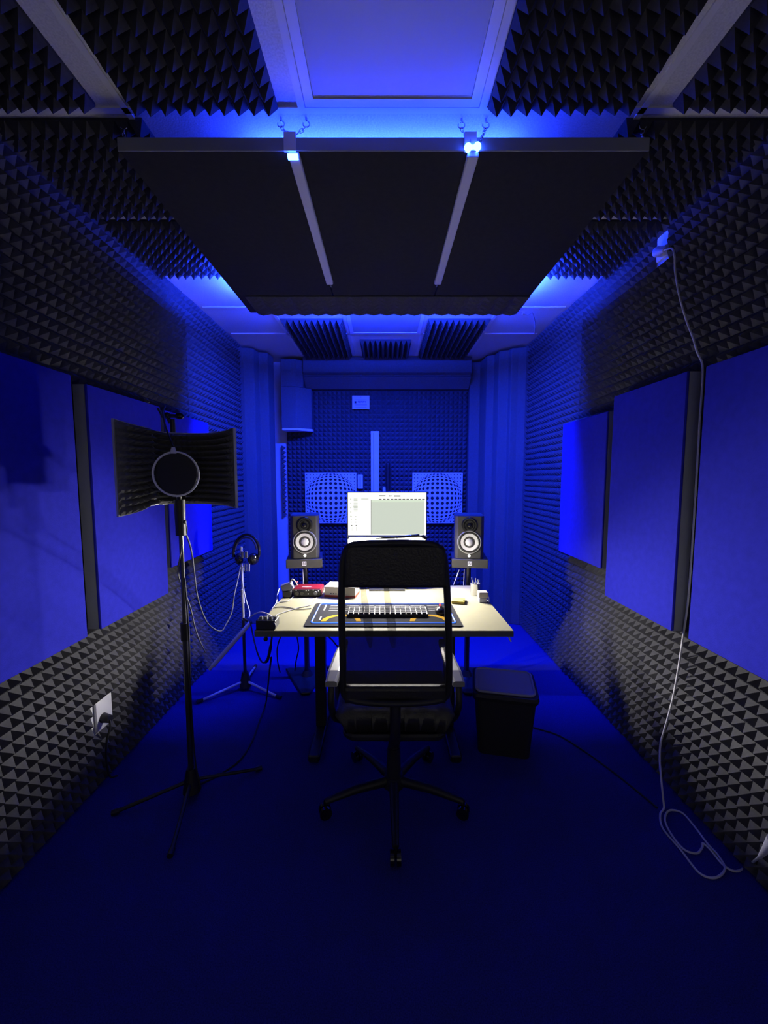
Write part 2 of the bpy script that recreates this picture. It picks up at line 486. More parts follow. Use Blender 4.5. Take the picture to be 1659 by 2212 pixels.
# ------------------------------------------------------------------ bass traps at the back
def bass_prism(poly, h0, h1, axis, name, label, group=None):
    return tag(MB().prism(poly, h0, h1, axis).build(name, 'bass', bevel=.006), label, 'bass trap', 'smooth foam bass traps')
bass_prism([(1.365, 4.02), (1.30, 4.05), (1.235, 4.06), (1.225, 4.12), (1.14, 4.15), (1.125, 4.27), (1.06, 4.31), (1.04, 4.52), (.937, 4.56), (.937, 4.65), (1.40, 4.65), (1.40, 4.02)], 0, 2.74, 'z', 'bass_trap', 'tall smooth foam bass trap filling the right back corner')
bass_prism([(-1.40, 4.65), (-1.40, 4.05), (-1.36, 4.05), (-1.27, 4.08), (-1.255, 4.20), (-1.17, 4.22), (-1.155, 4.38), (-1.30, 4.46), (-1.30, 4.65)], 0, 2.745, 'z', 'bass_trap', 'tall smooth foam bass trap filling the left back corner')
bass_prism([(4.42, 2.76), (4.42, 2.60), (4.46, 2.585), (4.47, 2.575), (4.44, 2.56), (4.57, 2.46), (4.628, 2.455), (4.628, 2.76)], -.86, .93, 'x', 'bass_trap', 'long smooth foam bass trap under the ceiling along the back wall')
t = thing('bass_trap', 'short smooth bass trap at the upper left of the back wall, pale underneath', 'bass trap', (-.96, 4.5, 2.0), 'smooth foam bass traps')
MB().prism([(-1.09, 4.40), (-.93, 4.40), (-.79, 4.52), (-.79, 4.60), (-1.09, 4.60)], 2.02, 2.45, 'z').prism([(-1.09, 4.40), (-.93, 4.40), (-.863, 4.451), (-.863, 4.60), (-1.09, 4.60)], 2.45, 2.735, 'z').build('foam_block', 'bass', t, bevel=.006)
MB().prism([(-1.085, 4.405), (-.93, 4.405), (-.785, 4.525), (-.785, 4.60), (-1.085, 4.60)], 1.995, 2.02, 'z').build('bottom_board', 'white_plastic', t)

# ------------------------------------------------------------------ blue fabric panels on the side walls
def wall_panel(side, y0, y1, z0, z1, thick, label):
    xo = 1.362
    c = side * (xo - thick / 2)
    t = thing('wall_panel', label, 'acoustic panel', (c, (y0 + y1) / 2, z0), 'blue fabric panels on the side walls')
    MB().rbox((side * (xo - thick + .006), (y0 + y1) / 2, (z0 + z1) / 2), (.012, y1 - y0, z1 - z0), r=.006, n=2, axis='x').build('fabric_face', 'panel', t)
    MB().box((side * (xo - (thick - .012) / 2), (y0 + y1) / 2, (z0 + z1) / 2), (thick - .012, y1 - y0 - .003, z1 - z0 - .003)).build('frame', 'panel_side', t)['label'] = 'grey frame edge'
wall_panel(-1, 1.12, 1.735, .80, 1.922, .062, 'blue fabric wall panel nearest the camera on the left wall')
wall_panel(-1, 1.82, 2.41, .80, 1.905, .062, 'blue fabric wall panel on the left wall, partly behind the microphone shield')
wall_panel(-1, 2.46, 3.06, .945, 1.895, .062, 'smaller blue fabric wall panel on the left wall, farthest from the camera')
wall_panel(1, 1.08, 1.69, .808, 1.945, .062, 'blue fabric wall panel nearest the camera on the right wall')
wall_panel(1, 1.79, 2.35, .803, 1.952, .062, 'blue fabric wall panel in the middle of the right wall')
wall_panel(1, 2.41, 3.0, .95, 1.88, .062, 'smaller blue fabric wall panel on the right wall, farthest from the camera')

# ------------------------------------------------------------------ hanging ceiling panel (cloud)
CZ0, CZ1 = 2.644, 2.690
cy0, cy1 = 1.545, 2.97
t = thing('hanging_ceiling_panel', 'large dark hanging acoustic panel under the ceiling, held by two white battens', 'ceiling panel', (0, (cy0 + cy1) / 2, CZ0))
CLOUD = t
for x0, x1 in ((-.94, -.327), (-.323, .321), (.325, .935)):
    MB().rbox(((x0 + x1) / 2, (cy0 + cy1) / 2, (CZ0 + CZ1) / 2 + .002), (x1 - x0, cy1 - cy0, CZ1 - CZ0 - .004), r=.008, n=2).build('fabric_panel', 'cloud', t)
for x in (-.318, .315):
    MB().rbox((x, 2.02, CZ0 - .010), (.040, .96, .020), r=.006, n=2).build('batten', 'white_paint', t)
    MB().cyl((x, 2.49, CZ0 - .012), (x, 2.56, CZ0 - .004), .009, .004, 8).build('cord', 'grey_cable', t)
# foam teeth along the rear of its underside
fs_ = foam_sheet((-.885, 2.70, CZ0), (1, 0, 0), (0, 1, 0), (0, 0, -1), 19, 5, p=.0955, pv=.055, base=.004, h=.022)
fs_.build('foam_edge', 'foam', t)
MB().rbox((-.002, cy0 - .003, (CZ0 + CZ1) / 2), (1.875, .005, CZ1 - CZ0 - .002), r=.002, n=1).build('front_edge', 'panel_side', t)['label'] = 'lighter front edge'
for x in (-.318, .315):     # white brackets at the front edge of the battens
    MB().box((x - .012, cy0 - .011, 2.669), (.042, .008, .062)).build('bracket', 'white_paint', t)

# led strips lying on top of it
def led(name, bx, key, label):
    b = MB()
    for c, s_ in bx: b.box(c, s_)
    tag(b.build(name, key), label, 'led strip', 'blue led strips on the hanging panel')
led('led_strip', [((-.90, 2.70, CZ1 + .006), (.012, .46, .006))], 'led', 'glowing blue led strip on top of the hanging panel, along its left edge')
led('led_strip', [((.90, 2.70, CZ1 + .006), (.012, .46, .006))], 'led', 'glowing blue led strip on top of the hanging panel, along its right edge')
led('led_strip', [((0, 2.80, CZ1 + .006), (1.5, .012, .006))], 'led_rear', 'glowing blue led strip on top of the hanging panel, along its rear edge')
led('led_strip', [((0.0, 1.70, CZ1 + .006), (1.0, .012, .006))], 'led_front', 'glowing blue led strip on top of the hanging panel, behind its front edge')
t = thing('led_strip', 'downward blue led strip in a slim channel on the rear edge of the hanging panel', 'led strip', (0, cy1 + .012, 2.66), 'blue led strips on the hanging panel')
MB().box((0, cy1 + .011, 2.677), (1.26, .018, .008)).build('channel', 'white_paint', t)
MB().add([(-.62, cy1 + .003, 2.669), (.62, cy1 + .003, 2.669), (.62, cy1 + .014, 2.669), (-.62, cy1 + .014, 2.669)], [(3, 2, 1, 0)], False).build('light_face', 'led_down', t)
led('led_light', [((-.322, 1.543, 2.627), (.036, .014, .012))], 'led_end', 'bright blue light at the front end of the left white batten')
b = MB(); p = at(1011, 319, y=1.53); q = at(1031, 317, y=1.53)
b.sphere(p, .014, 10); b.sphere(q, .014, 10); b.cyl(p, q, .007, n=8)
tag(b.build('led_light', 'led_end'), 'bright double blue light at the front end of the right white batten', 'led strip', 'blue led strips on the hanging panel')

# hooks and chains
def chain(hook, end, label):
    t = thing('hook_chain', label, 'chain', hook, 'steel chains holding the hanging panel')
    h = Vector(hook); e = Vector(end)
    MB().cyl(h, h - Vector((0, 0, .012)), .004, n=8).tube([h + Vector((.012 * math.sin(a) , 0, -.022 + .010 * math.cos(a))) for a in np.linspace(0, 5.2, 14)], .0022, 6).build('hook', 'chrome', t)
    s_ = h + Vector((0, 0, -.032)); L = (e - s_).length; k = max(2, round(L / .018)); ax = (e - s_).normalized()
    u = ax.orthogonal().normalized(); w = ax.cross(u); m = MB()
    for i in range(k):
        c = s_ + ax * ((i + .5) * L / k); a_, b_ = (u, w) if i % 2 else (w, u)
        m.tube([c + ax * (math.cos(t_) * L / k * .68) + a_ * (math.sin(t_) * .0055) for t_ in np.linspace(0, 2 * PI, 12, endpoint=False)], .0016, 5, closed=True)
    m.build('chain_links', 'chrome', t)
chain((-.366, 1.56, ZC), (-.335, 1.543, 2.70), 'left steel chain holding the left white batten')
chain((-.276, 1.56, ZC), (-.308, 1.543, 2.70), 'right steel chain holding the left white batten')
chain((.276, 1.565, ZC), (.300, 1.530, 2.665), 'left steel chain holding the right white batten')
chain((.363, 1.565, ZC), (.335, 1.530, 2.665), 'right steel chain holding the right white batten')
chain((-.93, 1.57, ZC), (-.925, 1.56, 2.69), 'steel chain at the front left corner of the hanging panel')
chain((.925, 1.57, ZC), (.92, 1.56, 2.69), 'steel chain at the front right corner of the hanging panel')

# white plug and lead behind the rear right corner of the hanging panel
t = thing('led_power_lead', 'short white plug lead behind the right rear corner of the hanging panel', 'cable', at(1155, 722, z=ZC - .02))
MB().rbox(at(1131, 677, y=3.0) + Vector((0, 0, 0)), (.022, .02, .02), r=.006, n=3).build('plug', 'white_plastic', t)
pts = [at(1122, 672, y=2.98), at(1138, 680, y=3.05), at(1149, 676, y=3.2), at(1153, 684, y=3.3), at(1156, 700, y=3.5), at(1155, 722, z=ZC - .004)]
MB().tube(smooth_path(pts), .004, 8).build('lead', 'white_cable', t)

# ------------------------------------------------------------------ back wall items
YT = 4.595     # foam tips
def diffuser(px0, label):
    p0, p1 = at(px0, 1130, y=YT), at(px0 + 109, 1021, y=YT)
    w = p1.x - p0.x; h = p1.z - p0.z; cx, cz = (p0.x + p1.x) / 2, (p0.z + p1.z) / 2
    t = thing('diffuser_panel', label, 'diffuser', (cx, YT - .02, p0.z), 'white perforated diffusers on the back wall')
    b = MB().rbox((cx, YT - .01, cz), (w, .03, h), r=.004, n=2, axis='y').use(1); n = 15; yy = YT - .0262
    for j in range(n):
        for i in range(n):
            u, v = (i / (n - 1) * 2 - 1) * .95, (j / (n - 1) * 2 - 1) * .95
            r = math.hypot(u, v)
            if r < 1 and r > 1e-6:
                g = math.sin(r * PI / 2); k = g / r
                mr, mt = max(.30, math.cos(r * PI / 2) * PI / 2), k
            elif r <= 1e-6: k, mr, mt = 1, PI / 2, PI / 2
            else: k, mr, mt = 1, .55, .55
            r0 = .0188 * w
            er, et = r0 * min(1.75, mr * 1.15), r0 * min(1.75, mt * 1.15)
            if r >= 1: er = et = r0 * .55
            x, z = u * k * w / 2 * .97, v * k * h / 2 * .97
            th = math.atan2(v, u)
            ring = []
            for q in range(10):
                a = 2 * PI * q / 10
                dx, dz = er * math.cos(a), et * math.sin(a)
                ring.append((cx + x + dx * math.cos(th) - dz * math.sin(th), yy, cz + z + dx * math.sin(th) + dz * math.cos(th)))
            b.add(ring, [tuple(range(10))], False)
    b.build('board', ['white_plastic', 'gap'], t)
diffuser(661, 'white perforated diffuser board with bulging hole pattern, left of the monitor')
diffuser(890, 'white perforated diffuser board with bulging hole pattern, right of the monitor')

p0, p1 = at(761, 884, y=YT), at(798, 855, y=YT)
cx, cz = (p0.x + p1.x) / 2, (p0.z + p1.z) / 2
t = thing('certificate', 'white printed certificate pinned high on the back wall foam', 'certificate', (cx, YT, p0.z))
MB().box((cx, YT - .003, cz), (p1.x - p0.x, .004, p1.z - p0.z)).build('sheet', 'paper', t)
b = MB()
for x, z, w, h in ((-.060, .002, .022, .024),):
    b.box((cx + x, YT - .0056, cz + z), (w, .001, h))
b.build('emblem', 'ink', t)
text_mesh('FERRY', .034, 'title', 'ink', (cx + .012, YT - .0056, cz + .004), (PI / 2, 0, 0), t)
b = MB()
for z, w, h in ((.028, .13, .004), (-.026, .135, .006), (-.050, .12, .003), (.058, .012, .005)):
    b.box((cx, YT - .0056, cz + z), (w, .001, h))
b.build('small_print', 'ink_pale', t)

p0, p1 = at(801, 932, y=YT), at(819, 932, y=YT)
t = thing('cable_duct', 'white upright cable duct on the back wall behind the monitor', 'cable duct', ((p0.x + p1.x) / 2, YT - .02, .02))
MB().rbox(((p0.x + p1.x) / 2, YT - .015, (p0.z + .02) / 2), (p1.x - p0.x, .034, p0.z - .02), r=.005, n=2).build('duct', 'white_plastic', t)
MB().box(((p0.x + p1.x) / 2 - .018, YT - .0325, (p0.z + .02) / 2), (.004, .002, p0.z - .06)).build('duct_seam', 'ink_pale', t)
c = at(838, 1003, y=YT - .05)
tag(MB().cyl((c.x, YT - .04, .0), (c.x, YT - .04, c.z), .024, n=14).sphere((c.x, YT - .04, c.z), .024, 12).build('black_post', 'black_plastic'), 'black upright pole standing behind the monitor beside the white duct', 'pole')
c = at(830, 1060, y=YT)
tag(MB().rbox((c.x, YT - .01, c.z - .03), (.034, .03, .14), r=.006, n=2).build('wall_switch', 'white_plastic'), 'small white switch box on the back wall between duct and black pole', 'switch')
p0, p1 = at(773, 1056, y=YT), at(784, 1025, y=YT)
t = thing('wall_thermostat', 'white wall box right beside the left diffuser', 'wall box', ((p0.x + p1.x) / 2, YT, p0.z))
MB().rbox(((p0.x + p1.x) / 2, YT - .018, (p0.z + p1.z) / 2), (p1.x - p0.x, .034, p1.z - p0.z), r=.01, n=3, axis='y').build('case', 'white_plastic', t)
MB().box(((p0.x + p1.x) / 2, YT - .0355, (p0.z + p1.z) / 2), (.012, .002, .12)).build('slot', 'ink_pale', t)

# ------------------------------------------------------------------ desk
DZ = .742
dx0, dx1, dy0, dy1 = -.645, .640, 1.955, 2.80
t = thing('desk', 'cream topped desk with black frame in the middle of the room', 'desk', (0, (dy0 + dy1) / 2, 0))
MB().rbox((0, (dy0 + dy1) / 2, DZ - .004), (dx1 - dx0, dy1 - dy0, .008), r=.008, n=3, bev=.002).build('tabletop', 'desk', t)
MB().box((0, (dy0 + dy1) / 2, DZ - .0195), (dx1 - dx0 - .002, dy1 - dy0 - .002, .023)).build('edge_band', 'desk_edge', t)['label'] = 'dark edge of the tabletop'
for s_ in (-1, 1):
    x = .375 * s_ + .005
    MB().rbox((x, 2.30, .37), (.062, .05, .66), r=.006, n=2).build('leg', 'black_metal', t)
    MB().rbox((x, 2.33, .02), (.06, .62, .04), r=.012, n=3).build('foot', 'black_metal', t)
    MB().rbox((x, 2.33, .695), (.05, .60, .03), r=.004, n=2).build('bracket', 'black_metal', t)
MB().rbox((.005, 2.33, .690), (.72, .05, .03), r=.004, n=2, axis='x').build('crossbar', 'black_metal', t)

# desk mat with a light border and print
t = thing('desk_mat', 'dark desk mat with glowing blue border and yellow dial print, under the keyboard', 'desk mat', (0, 2.19, DZ))
mx0, mx1, my0, my1 = -.408, .402, 2.005, 2.385
MB().rbox((0 - .003, (my0 + my1) / 2, DZ + .0025), (mx1 - mx0, my1 - my0, .004), r=.02, n=4, bev=.0008).build('pad', 'mat_dark', t)
zz = DZ + .0052
b = MB()
path = [(mx0 + .03, my0 + .045), (mx1 - .03, my0 + .045), (mx1 - .03, my1 - .02), (mx0 + .03, my1 - .02)]
rp = []
for i in range(4):
    a, c_, d = Vector(path[i - 1]), Vector(path[i]), Vector(path[(i + 1) % 4])
    p_in, p_out = c_ + (a - c_).normalized() * .02, c_ + (d - c_).normalized() * .02
    for k in range(5):
        u = k / 4; rp.append(p_in * (1 - u) ** 2 + c_ * 2 * u * (1 - u) + p_out * u * u)
b.tube([(p.x, p.y, zz) for p in rp], .0042, 6, closed=True)
b.build('light_border', 'mat_glow', t)['label'] = 'glowing blue border'
b = MB()
for i in range(7):
    for j in range(4):
        if abs(i - 3) < 0: continue
        b.box((-.28 + i * .094, 2.245 + j * .030, zz), (.066, .016, .001))
b.build('printed_boxes', 'mat_cell', t)
for cx_ in (-.225, .24):
    b = MB(); ring = []
    for q in range(25):
        a = PI * q / 24; ring.append((cx_ + .105 * math.cos(a), 2.075 + .105 * math.sin(a), zz))
    for q in range(24, -1, -1):
        a = PI * q / 24; ring.append((cx_ + .078 * math.cos(a), 2.075 + .078 * math.sin(a), zz))
    b.add(ring, [(i, i + 1, 48 - i, 49 - i) for i in range(24)], False)
    b.build('printed_dial', 'mat_yellow', t)['label'] = 'yellow printed arc'
MB().cyl((-.225, 2.085, zz - .0005), (-.225, 2.085, zz + .0005), .016, n=14).build('printed_dot', 'mat_white', t)
for y_, l_ in ((2.12, .06), (2.30, .10)): MB().box((-.34, y_, zz), (.008, l_, .001)).build('printed_bar', 'mat_white', t)

# keyboard and mouse on the mat
t = thing('keyboard', 'dark computer keyboard lying on the desk mat behind the chair back', 'keyboard', (.02, 2.30, DZ + .006))
MB().rbox((.02, 2.21, DZ + .013), (.44, .14, .014), r=.01, n=3).build('case', 'black_plastic', t)
b = MB()
for j in range(5):
    for i in range(15):
        b.rbox((-.18 + i * .0285, 2.158 + j * .026, DZ + .023), (.024, .021, .006), r=.003, n=1)
b.build('keys', 'mat_cell', t)
t = thing('computer_mouse', 'dark computer mouse on the right part of the desk mat', 'mouse', (.315, 2.20, DZ + .006))
MB().sphere((.315, 2.22, DZ + .012), .032, 16, (1, 1.7, .8)).build('shell', 'black_gloss', t)
MB().cyl((.310, 2.24, DZ + .038), (.320, 2.24, DZ + .038), .008, n=10).build('scroll_wheel', 'red_led', t)

# ------------------------------------------------------------------ monitors
def monitor(name, label, cx, y, zb, w, h, stand_top):
    t = thing(name, label, 'monitor', (cx, y, zb), None)
    MB().rbox((cx, y + .014, zb + h / 2), (w + .012, .026, h + .014), r=.006, n=2, axis='y').build('case', 'black_plastic', t)
    return t
p0, p1 = at(752, 1156, y=2.745), at(921, 1064, y=2.745)
mcx, mw, mh, mzb = (p0.x + p1.x) / 2, p1.x - p0.x, p1.z - p0.z, p0.z
t = monitor('monitor', 'bright upper monitor showing a white and grey audio program', mcx, 2.745, mzb, mw, mh, 0)
x0, z0 = mcx - mw / 2, mzb
def uv(px, py):      # screen pixel of the zoomed crop to the glass
    u = (px - 165) / 1440.0; v = (870 - py) / 750.0
    return x0 + u * mw, z0 + v * mh
def patch(b, a0, a1, c0, c1, y):
    xa, za = uv(a0, c1); xb, zb_ = uv(a1, c0)
    b.add([(xa, y, za), (xb, y, za), (xb, y, zb_), (xa, y, zb_)], [(0, 1, 2, 3)], False)
ys = 2.745
MB().rbox((mcx, ys + .002, mzb - .013), (mw + .012, .008, .026), r=.004, n=2, axis='y').build('lower_bezel', 'desk_edge', t)
b = MB(); b.box((mcx, ys, mzb + mh / 2), (mw, .002, mh)); b.build('screen', 'screen_white', t)
b = MB(); patch(b, 590, 1570, 290, 860, ys - .0016); b.build('screen_canvas', 'screen_grey', t)['label'] = 'grey area of the screen'
b = MB(); patch(b, 590, 1570, 248, 290, ys - .0017); b.build('screen_ruler', 'screen_rule', t)
b = MB()
for a0, a1, c0, c1 in ((740, 855, 168, 186), (922, 945, 168, 188), (965, 980, 168, 188), (1015, 1130, 170, 190), (588, 596, 245, 860)) : patch(b, a0, a1, c0, c1, ys - .0018)
b.build('screen_title', 'screen_ink', t)
b = MB()
for k in range(12): patch(b, 735 + k * 72, 785 + k * 72, 230, 246, ys - .0018)
b.build('screen_ruler_marks', 'screen_ink', t)
b = MB()
for a0, a1, c0, c1 in ((220, 245, 692, 708), (305, 328, 692, 708), (318, 323, 722, 800)): patch(b, a0, a1, c0, c1, ys - .0018)
b.build('screen_meter', 'screen_ink', t)
b = MB()
for k in range(9): patch(b, 270, 345, 225 + k * 26, 240 + k * 26, ys - .0018)
for k in range(5): patch(b, 205, 232, 225 + k * 75, 245 + k * 75, ys - .0018)
patch(b, 410, 545, 224, 240, ys - .0018); patch(b, 265, 345, 350, 380, ys - .0018)
for k in range(3): patch(b, 285, 320, 532 + k * 50, 546 + k * 50, ys - .0018); patch(b, 215, 240, 532 + k * 50, 546 + k * 50, ys - .0018)
patch(b, 234, 240, 722, 800, ys - .0018)
b.build('screen_side_list', 'screen_ink_pale', t)
MB().box((mcx, 2.782, .925), (.07, .02, .365)).box((mcx, 2.755, .7455), (.26, .10, .007)).build('stand_arm', 'black_metal', t)

p0, p1 = at(752, 1164, y=2.695), at(920, 1164, y=2.695)
lw = p1.x - p0.x; lcx = (p0.x + p1.x) / 2; lz1 = p0.z; lz0 = DZ + .05
t = thing('monitor', 'lower glowing screen below the upper monitor, mostly hidden by the chair headrest', 'monitor', (lcx, 2.695, lz0))
MB().rbox((lcx, 2.711, (lz0 + lz1) / 2 - .006), (lw + .012, .024, lz1 - lz0 + .012), r=.005, n=2, axis='y').build('case', 'black_plastic', t)
MB().box((lcx, 2.698, (lz0 + lz1) / 2), (lw, .002, lz1 - lz0)).build('screen', 'screen_low', t)
MB().box((lcx, 2.711, .77), (.05, .02, .05)).box((lcx, 2.68, .7445), (.24, .05, .005)).build('stand', 'black_metal', t)
# light bar hanging in front of the gap between the two screens
t = thing('light_bar', 'dark slim light bar with a clamp, lying across the gap between the two screens', 'lamp', at(840, 1163, y=2.675))
a, b_ = at(752, 1160, y=2.675), at(922, 1160, y=2.675)
MB().rbox((a + b_) / 2 + Vector((0, -.004, .004)), (b_.x - a.x, .044, .008), r=.003, n=3, axis='x').build('bar', 'desk_edge', t)
RB = Matrix.Rotation(math.radians(-35), 3, 'X'); mid = (a + b_) / 2 + Vector((0, .008, -.010))
MB().box(mid + RB @ Vector((0, .004, 0)), (b_.x - a.x - .02, .006, .018), R=RB.inverted()).build('reflector', 'desk_edge', t)
hw = (b_.x - a.x) / 2 - .014
nv, tv = Vector((0, -math.cos(math.radians(35)), -math.sin(math.radians(35)))), Vector((0, -math.sin(math.radians(35)), math.cos(math.radians(35))))
c_ = mid + nv * .0065
MB().add([c_ + Vector((-hw, 0, 0)) - tv * .006, c_ + Vector((hw, 0, 0)) - tv * .006, c_ + Vector((hw, 0, 0)) + tv * .006, c_ + Vector((-hw, 0, 0)) + tv * .006], [(0, 1, 2, 3)], False).build('light_face', 'bar_lamp', t)['label'] = 'glowing face'
for e_ in (-1, 1):
    MB().cyl(mid + Vector((e_ * (hw + .002), -.002, -.004)), mid + Vector((e_ * (hw - .05), -.002, -.012)), .005, n=10).build('cone_fill_tube', 'cone_fill', t)  # glowing tubes added at the bar ends to light the speaker cones
c1, c2 = at(806, 1164, y=2.655), at(906, 1157, y=2.655)
MB().tube([c1, (c1 + c2) / 2 + Vector((0, 0, -.001)), c2], [.003, .009, .011], 10).build('arm', 'black_gloss', t)
c3 = at(914, 1160, y=2.655)
MB().sphere(c3, .015, 10).sphere(c3 + Vector((.018, 0, -.012)), .010, 8).cyl(c3, c3 + Vector((.022, 0, -.022)), .005, n=8).build('clamp', 'black_gloss', t)

# ------------------------------------------------------------------ loudspeakers and their stands
def loudspeaker(label):
    t = thing('loudspeaker', label, 'loudspeaker', (0, 0, 0), 'studio loudspeakers')
    w, d, h = .200, .25, .302
    b = MB()
    b.prism([(-w/2, -d/2 + .02), (-w/2 + .02, -d/2), (w/2 - .02, -d/2), (w/2, -d/2 + .02), (w/2, d/2), (-w/2, d/2)], 0, h, 'z')
    b.build('cabinet', 'speaker_black', t, bevel=.004)
    yf = -d / 2
    ax = (0, -1, 0)
    wz = .117
    b = MB().lathe([(.083, -.002), (.083, .004), (.079, .007), (.075, .004)], (0, yf, wz), ax, 40); b.build('woofer_rim', 'silver_line', t)['label'] = 'thin shiny rim'
    MB().lathe([(.077, .003), (.073, .006), (.068, .0075), (.062, .005), (.060, .001)], (0, yf, wz), ax, 40).build('woofer_surround', 'cone_ring', t)
    b = MB().lathe([(.061, .002), (.050, .0), (.030, -.003), (.026, -.004)], (0, yf - .0015, wz), ax, 40)
    b.build('woofer_cone', 'cone', t)['label'] = 'white cone'
    MB().lathe([(.0275, -.002), (.024, .003), (.016, .007), (.008, .009), (.0001, .0095)], (0, yf - .0015, wz), ax, 30).build('dust_cap', 'cone', t)
    MB().lathe([(.056, -.002), (.056, .003), (.050, .006), (.036, .001), (.024, -.004 + .006), (.018, .0025)], (0, yf, .236), ax, 36).build('tweeter_horn', 'black_gloss', t)
    MB().lathe([(.016, .002), (.012, .008), (.006, .0105), (.0001, .011)], (0, yf, .236), ax, 20).build('tweeter_dome', 'black_gloss', t)
    MB().lathe([(.0085, .0012), (.0075, .002), (.0001, .0022)], (0, yf, .020), ax, 16).build('power_light', 'power_led', t)['label'] = 'glowing white emblem'
    return t
SPK_Y = 2.945
sp = loudspeaker('black loudspeaker with white cone left of the monitor')
pl = at(655, 1207, y=2.82); sp.location = (pl.x - .005, SPK_Y, pl.z + .002); sp.rotation_euler = (0, 0, math.radians(8))
sp2 = copy_tree(sp); sp2['label'] = 'black loudspeaker with white cone right of the monitor'
pr = at(1017, 1209, y=2.82); sp2.location = (pr.x + .005, SPK_Y, pl.z - .0); sp2.rotation_euler = (0, 0, math.radians(-8))
def speaker_stand(label):
    t = thing('speaker_stand', label, 'speaker stand', (0, 0, 0), 'black speaker stands')
    zt = pl.z
    MB().rbox((0, 0, zt - .006), (.25, .26, .012), r=.008, n=2).build('top_plate', 'black_metal', t)
    MB().prism([(-.125, -.142), (.125, -.142), (.125, -.130), (-.125, -.130)], zt - .062, zt - .001, 'z').build('front_lip', 'speaker_black', t, bevel=.003)
    MB().rbox((0, -.1435, zt - .030), (.030, .003, .030), r=.004, n=3, axis='y').build('badge', 'white_plastic', t)['label'] = 'white square badge'
    text_mesh('N', .026, 'badge_letter', 'ink', (0, -.1456, zt - .030), (PI / 2, 0, 0), t)
    MB().cyl((-.0, .0, .03), (0, 0, zt - .012), .019, n=16).build('pole', 'dark_steel', t)
    b = MB().prism([(-.17, .13), (.17, .13), (.03, -.26), (-.03, -.26)], .004, .022, 'z')
    b.build('base', 'black_metal', t, bevel=.005)
    MB().cyl((0, 0, .022), (0, 0, .06), .045, .025, n=16).build('collar', 'black_metal', t)
    for p in ((-.14, .11), (.14, .11), (0, -.23)):
        MB().cyl((*p, 0), (*p, .006), .016, n=10).build('foot', 'black_plastic', t)
    return t
st = speaker_stand('black speaker stand with lettered badge left of the monitor'); st.location = (sp.location.x - .004, SPK_Y - .005, 0); st.rotation_euler = (0, 0, math.radians(8))
st2 = copy_tree(st); st2['label'] = 'black speaker stand with lettered badge right of the monitor'
st2.location = (sp2.location.x + .004, SPK_Y - .005, 0); st2.rotation_euler = (0, 0, math.radians(-8))
# white bracket bits and leads behind each stand
for px, lab, pts in ((650, 'white speaker lead hanging behind the left loudspeaker', ((654, 1230), (655, 1255), (652, 1278), (642, 1276))),
                     (1000, 'white speaker lead slanting behind the right loudspeaker', ((992, 1230), (983, 1255), (972, 1280), (966, 1292))),
                     (1005, 'white cable hanging straight down behind the right loudspeaker', ((1003, 1230), (1002, 1255), (1000, 1275), (996, 1284)))):
    tag(MB().tube(smooth_path([at(*q, y=2.83) for q in pts]), .0035, 6).build('speaker_cable', 'white_cable'), lab, 'cable', 'white leads under the loudspeakers')

# ------------------------------------------------------------------ things on the desk
def dpt(px, py, dz=0.0): return at(px, py, z=DZ + dz)
# headphone amplifier at the front left corner
t = thing('headphone_amplifier', 'small black box with four knobs on the front left corner of the desk', 'amplifier', (-.588, 2.00, DZ))
MB().rbox((-.588, 2.005, DZ + .024), (.098, .08, .044), r=.005, n=2).build('case', 'black_plastic', t)
for k in range(4):
    c = Vector((-.618 + k * .024, 1.995, DZ + .046))
    kn = MB().cyl(c, c + Vector((0, 0, .014)), .0085, .0075, 12).build('knob', 'grey_cable', t)
# red audio interface
c = (dpt(634, 1290) + dpt(692, 1290)) / 2
t = thing('audio_interface', 'red audio interface box with black front and knobs at the back left of the desk', 'audio interface', (c.x, c.y, DZ))
MB().rbox((c.x, c.y + .07, DZ + .028), (.18, .12, .048), r=.008, n=3, axis='y').build('case', 'red_metal', t)
MB().rbox((c.x, c.y + .007, DZ + .028), (.172, .006, .042), r=.006, n=3, axis='y').build('front_plate', 'black_plastic', t)
for k, (x, r, key) in enumerate(((-.060, .013, 'black_gloss'), (-.030, .013, 'black_gloss'), (.055, .013, 'grey_cable'))):
    MB().cyl((c.x + x, c.y + .004, DZ + .026), (c.x + x, c.y - .008, DZ + .026), r, r * .9, 16).build('knob', key, t)
for x, z in ((-.068, .044), (-.005, .042), (.010, .044), (.008, .020), (.040, .045), (.072, .040)):
    MB().sphere((c.x + x, c.y + .003, DZ + z), .0032, 8).build('indicator_light', 'white_led', t)
MB().box((c.x - .01, c.y + .05, DZ + .0525), (.06, .008, .0008)).build('lettering', 'mat_white', t)
# power adapter
c = dpt(618, 1292)
t = thing('power_adapter', 'grey mains adapter with plug at the back left corner of the desk', 'adapter', (c.x, c.y, DZ))
MB().rbox((c.x + .004, c.y + .03, DZ + .022), (.055, .06, .042), r=.006, n=2).build('base', 'black_plastic', t)
R_ = Matrix.Rotation(math.radians(-18), 3, 'Y')
MB().rbox((c.x + .002, c.y + .03, DZ + .066), (.07, .05, .042), r=.006, n=2, R=R_).build('body', 'grey_cable', t)
MB().cyl((c.x + .024, c.y + .02, DZ + .086), (c.x + .046, c.y + .0, DZ + .062), .010, .006, 10).tube(smooth_path([(c.x + .02, c.y + .02, DZ + .09), (c.x + .035, c.y + .02, DZ + .115), (c.x + .052, c.y + .03, DZ + .10), (c.x + .06, c.y + .05, DZ + .07)]), .004, 6).build('plug', 'white_card', t)
MB().sphere((c.x + .068, c.y + .02, DZ + .098), .005, 8).build('light', 'red_led', t)
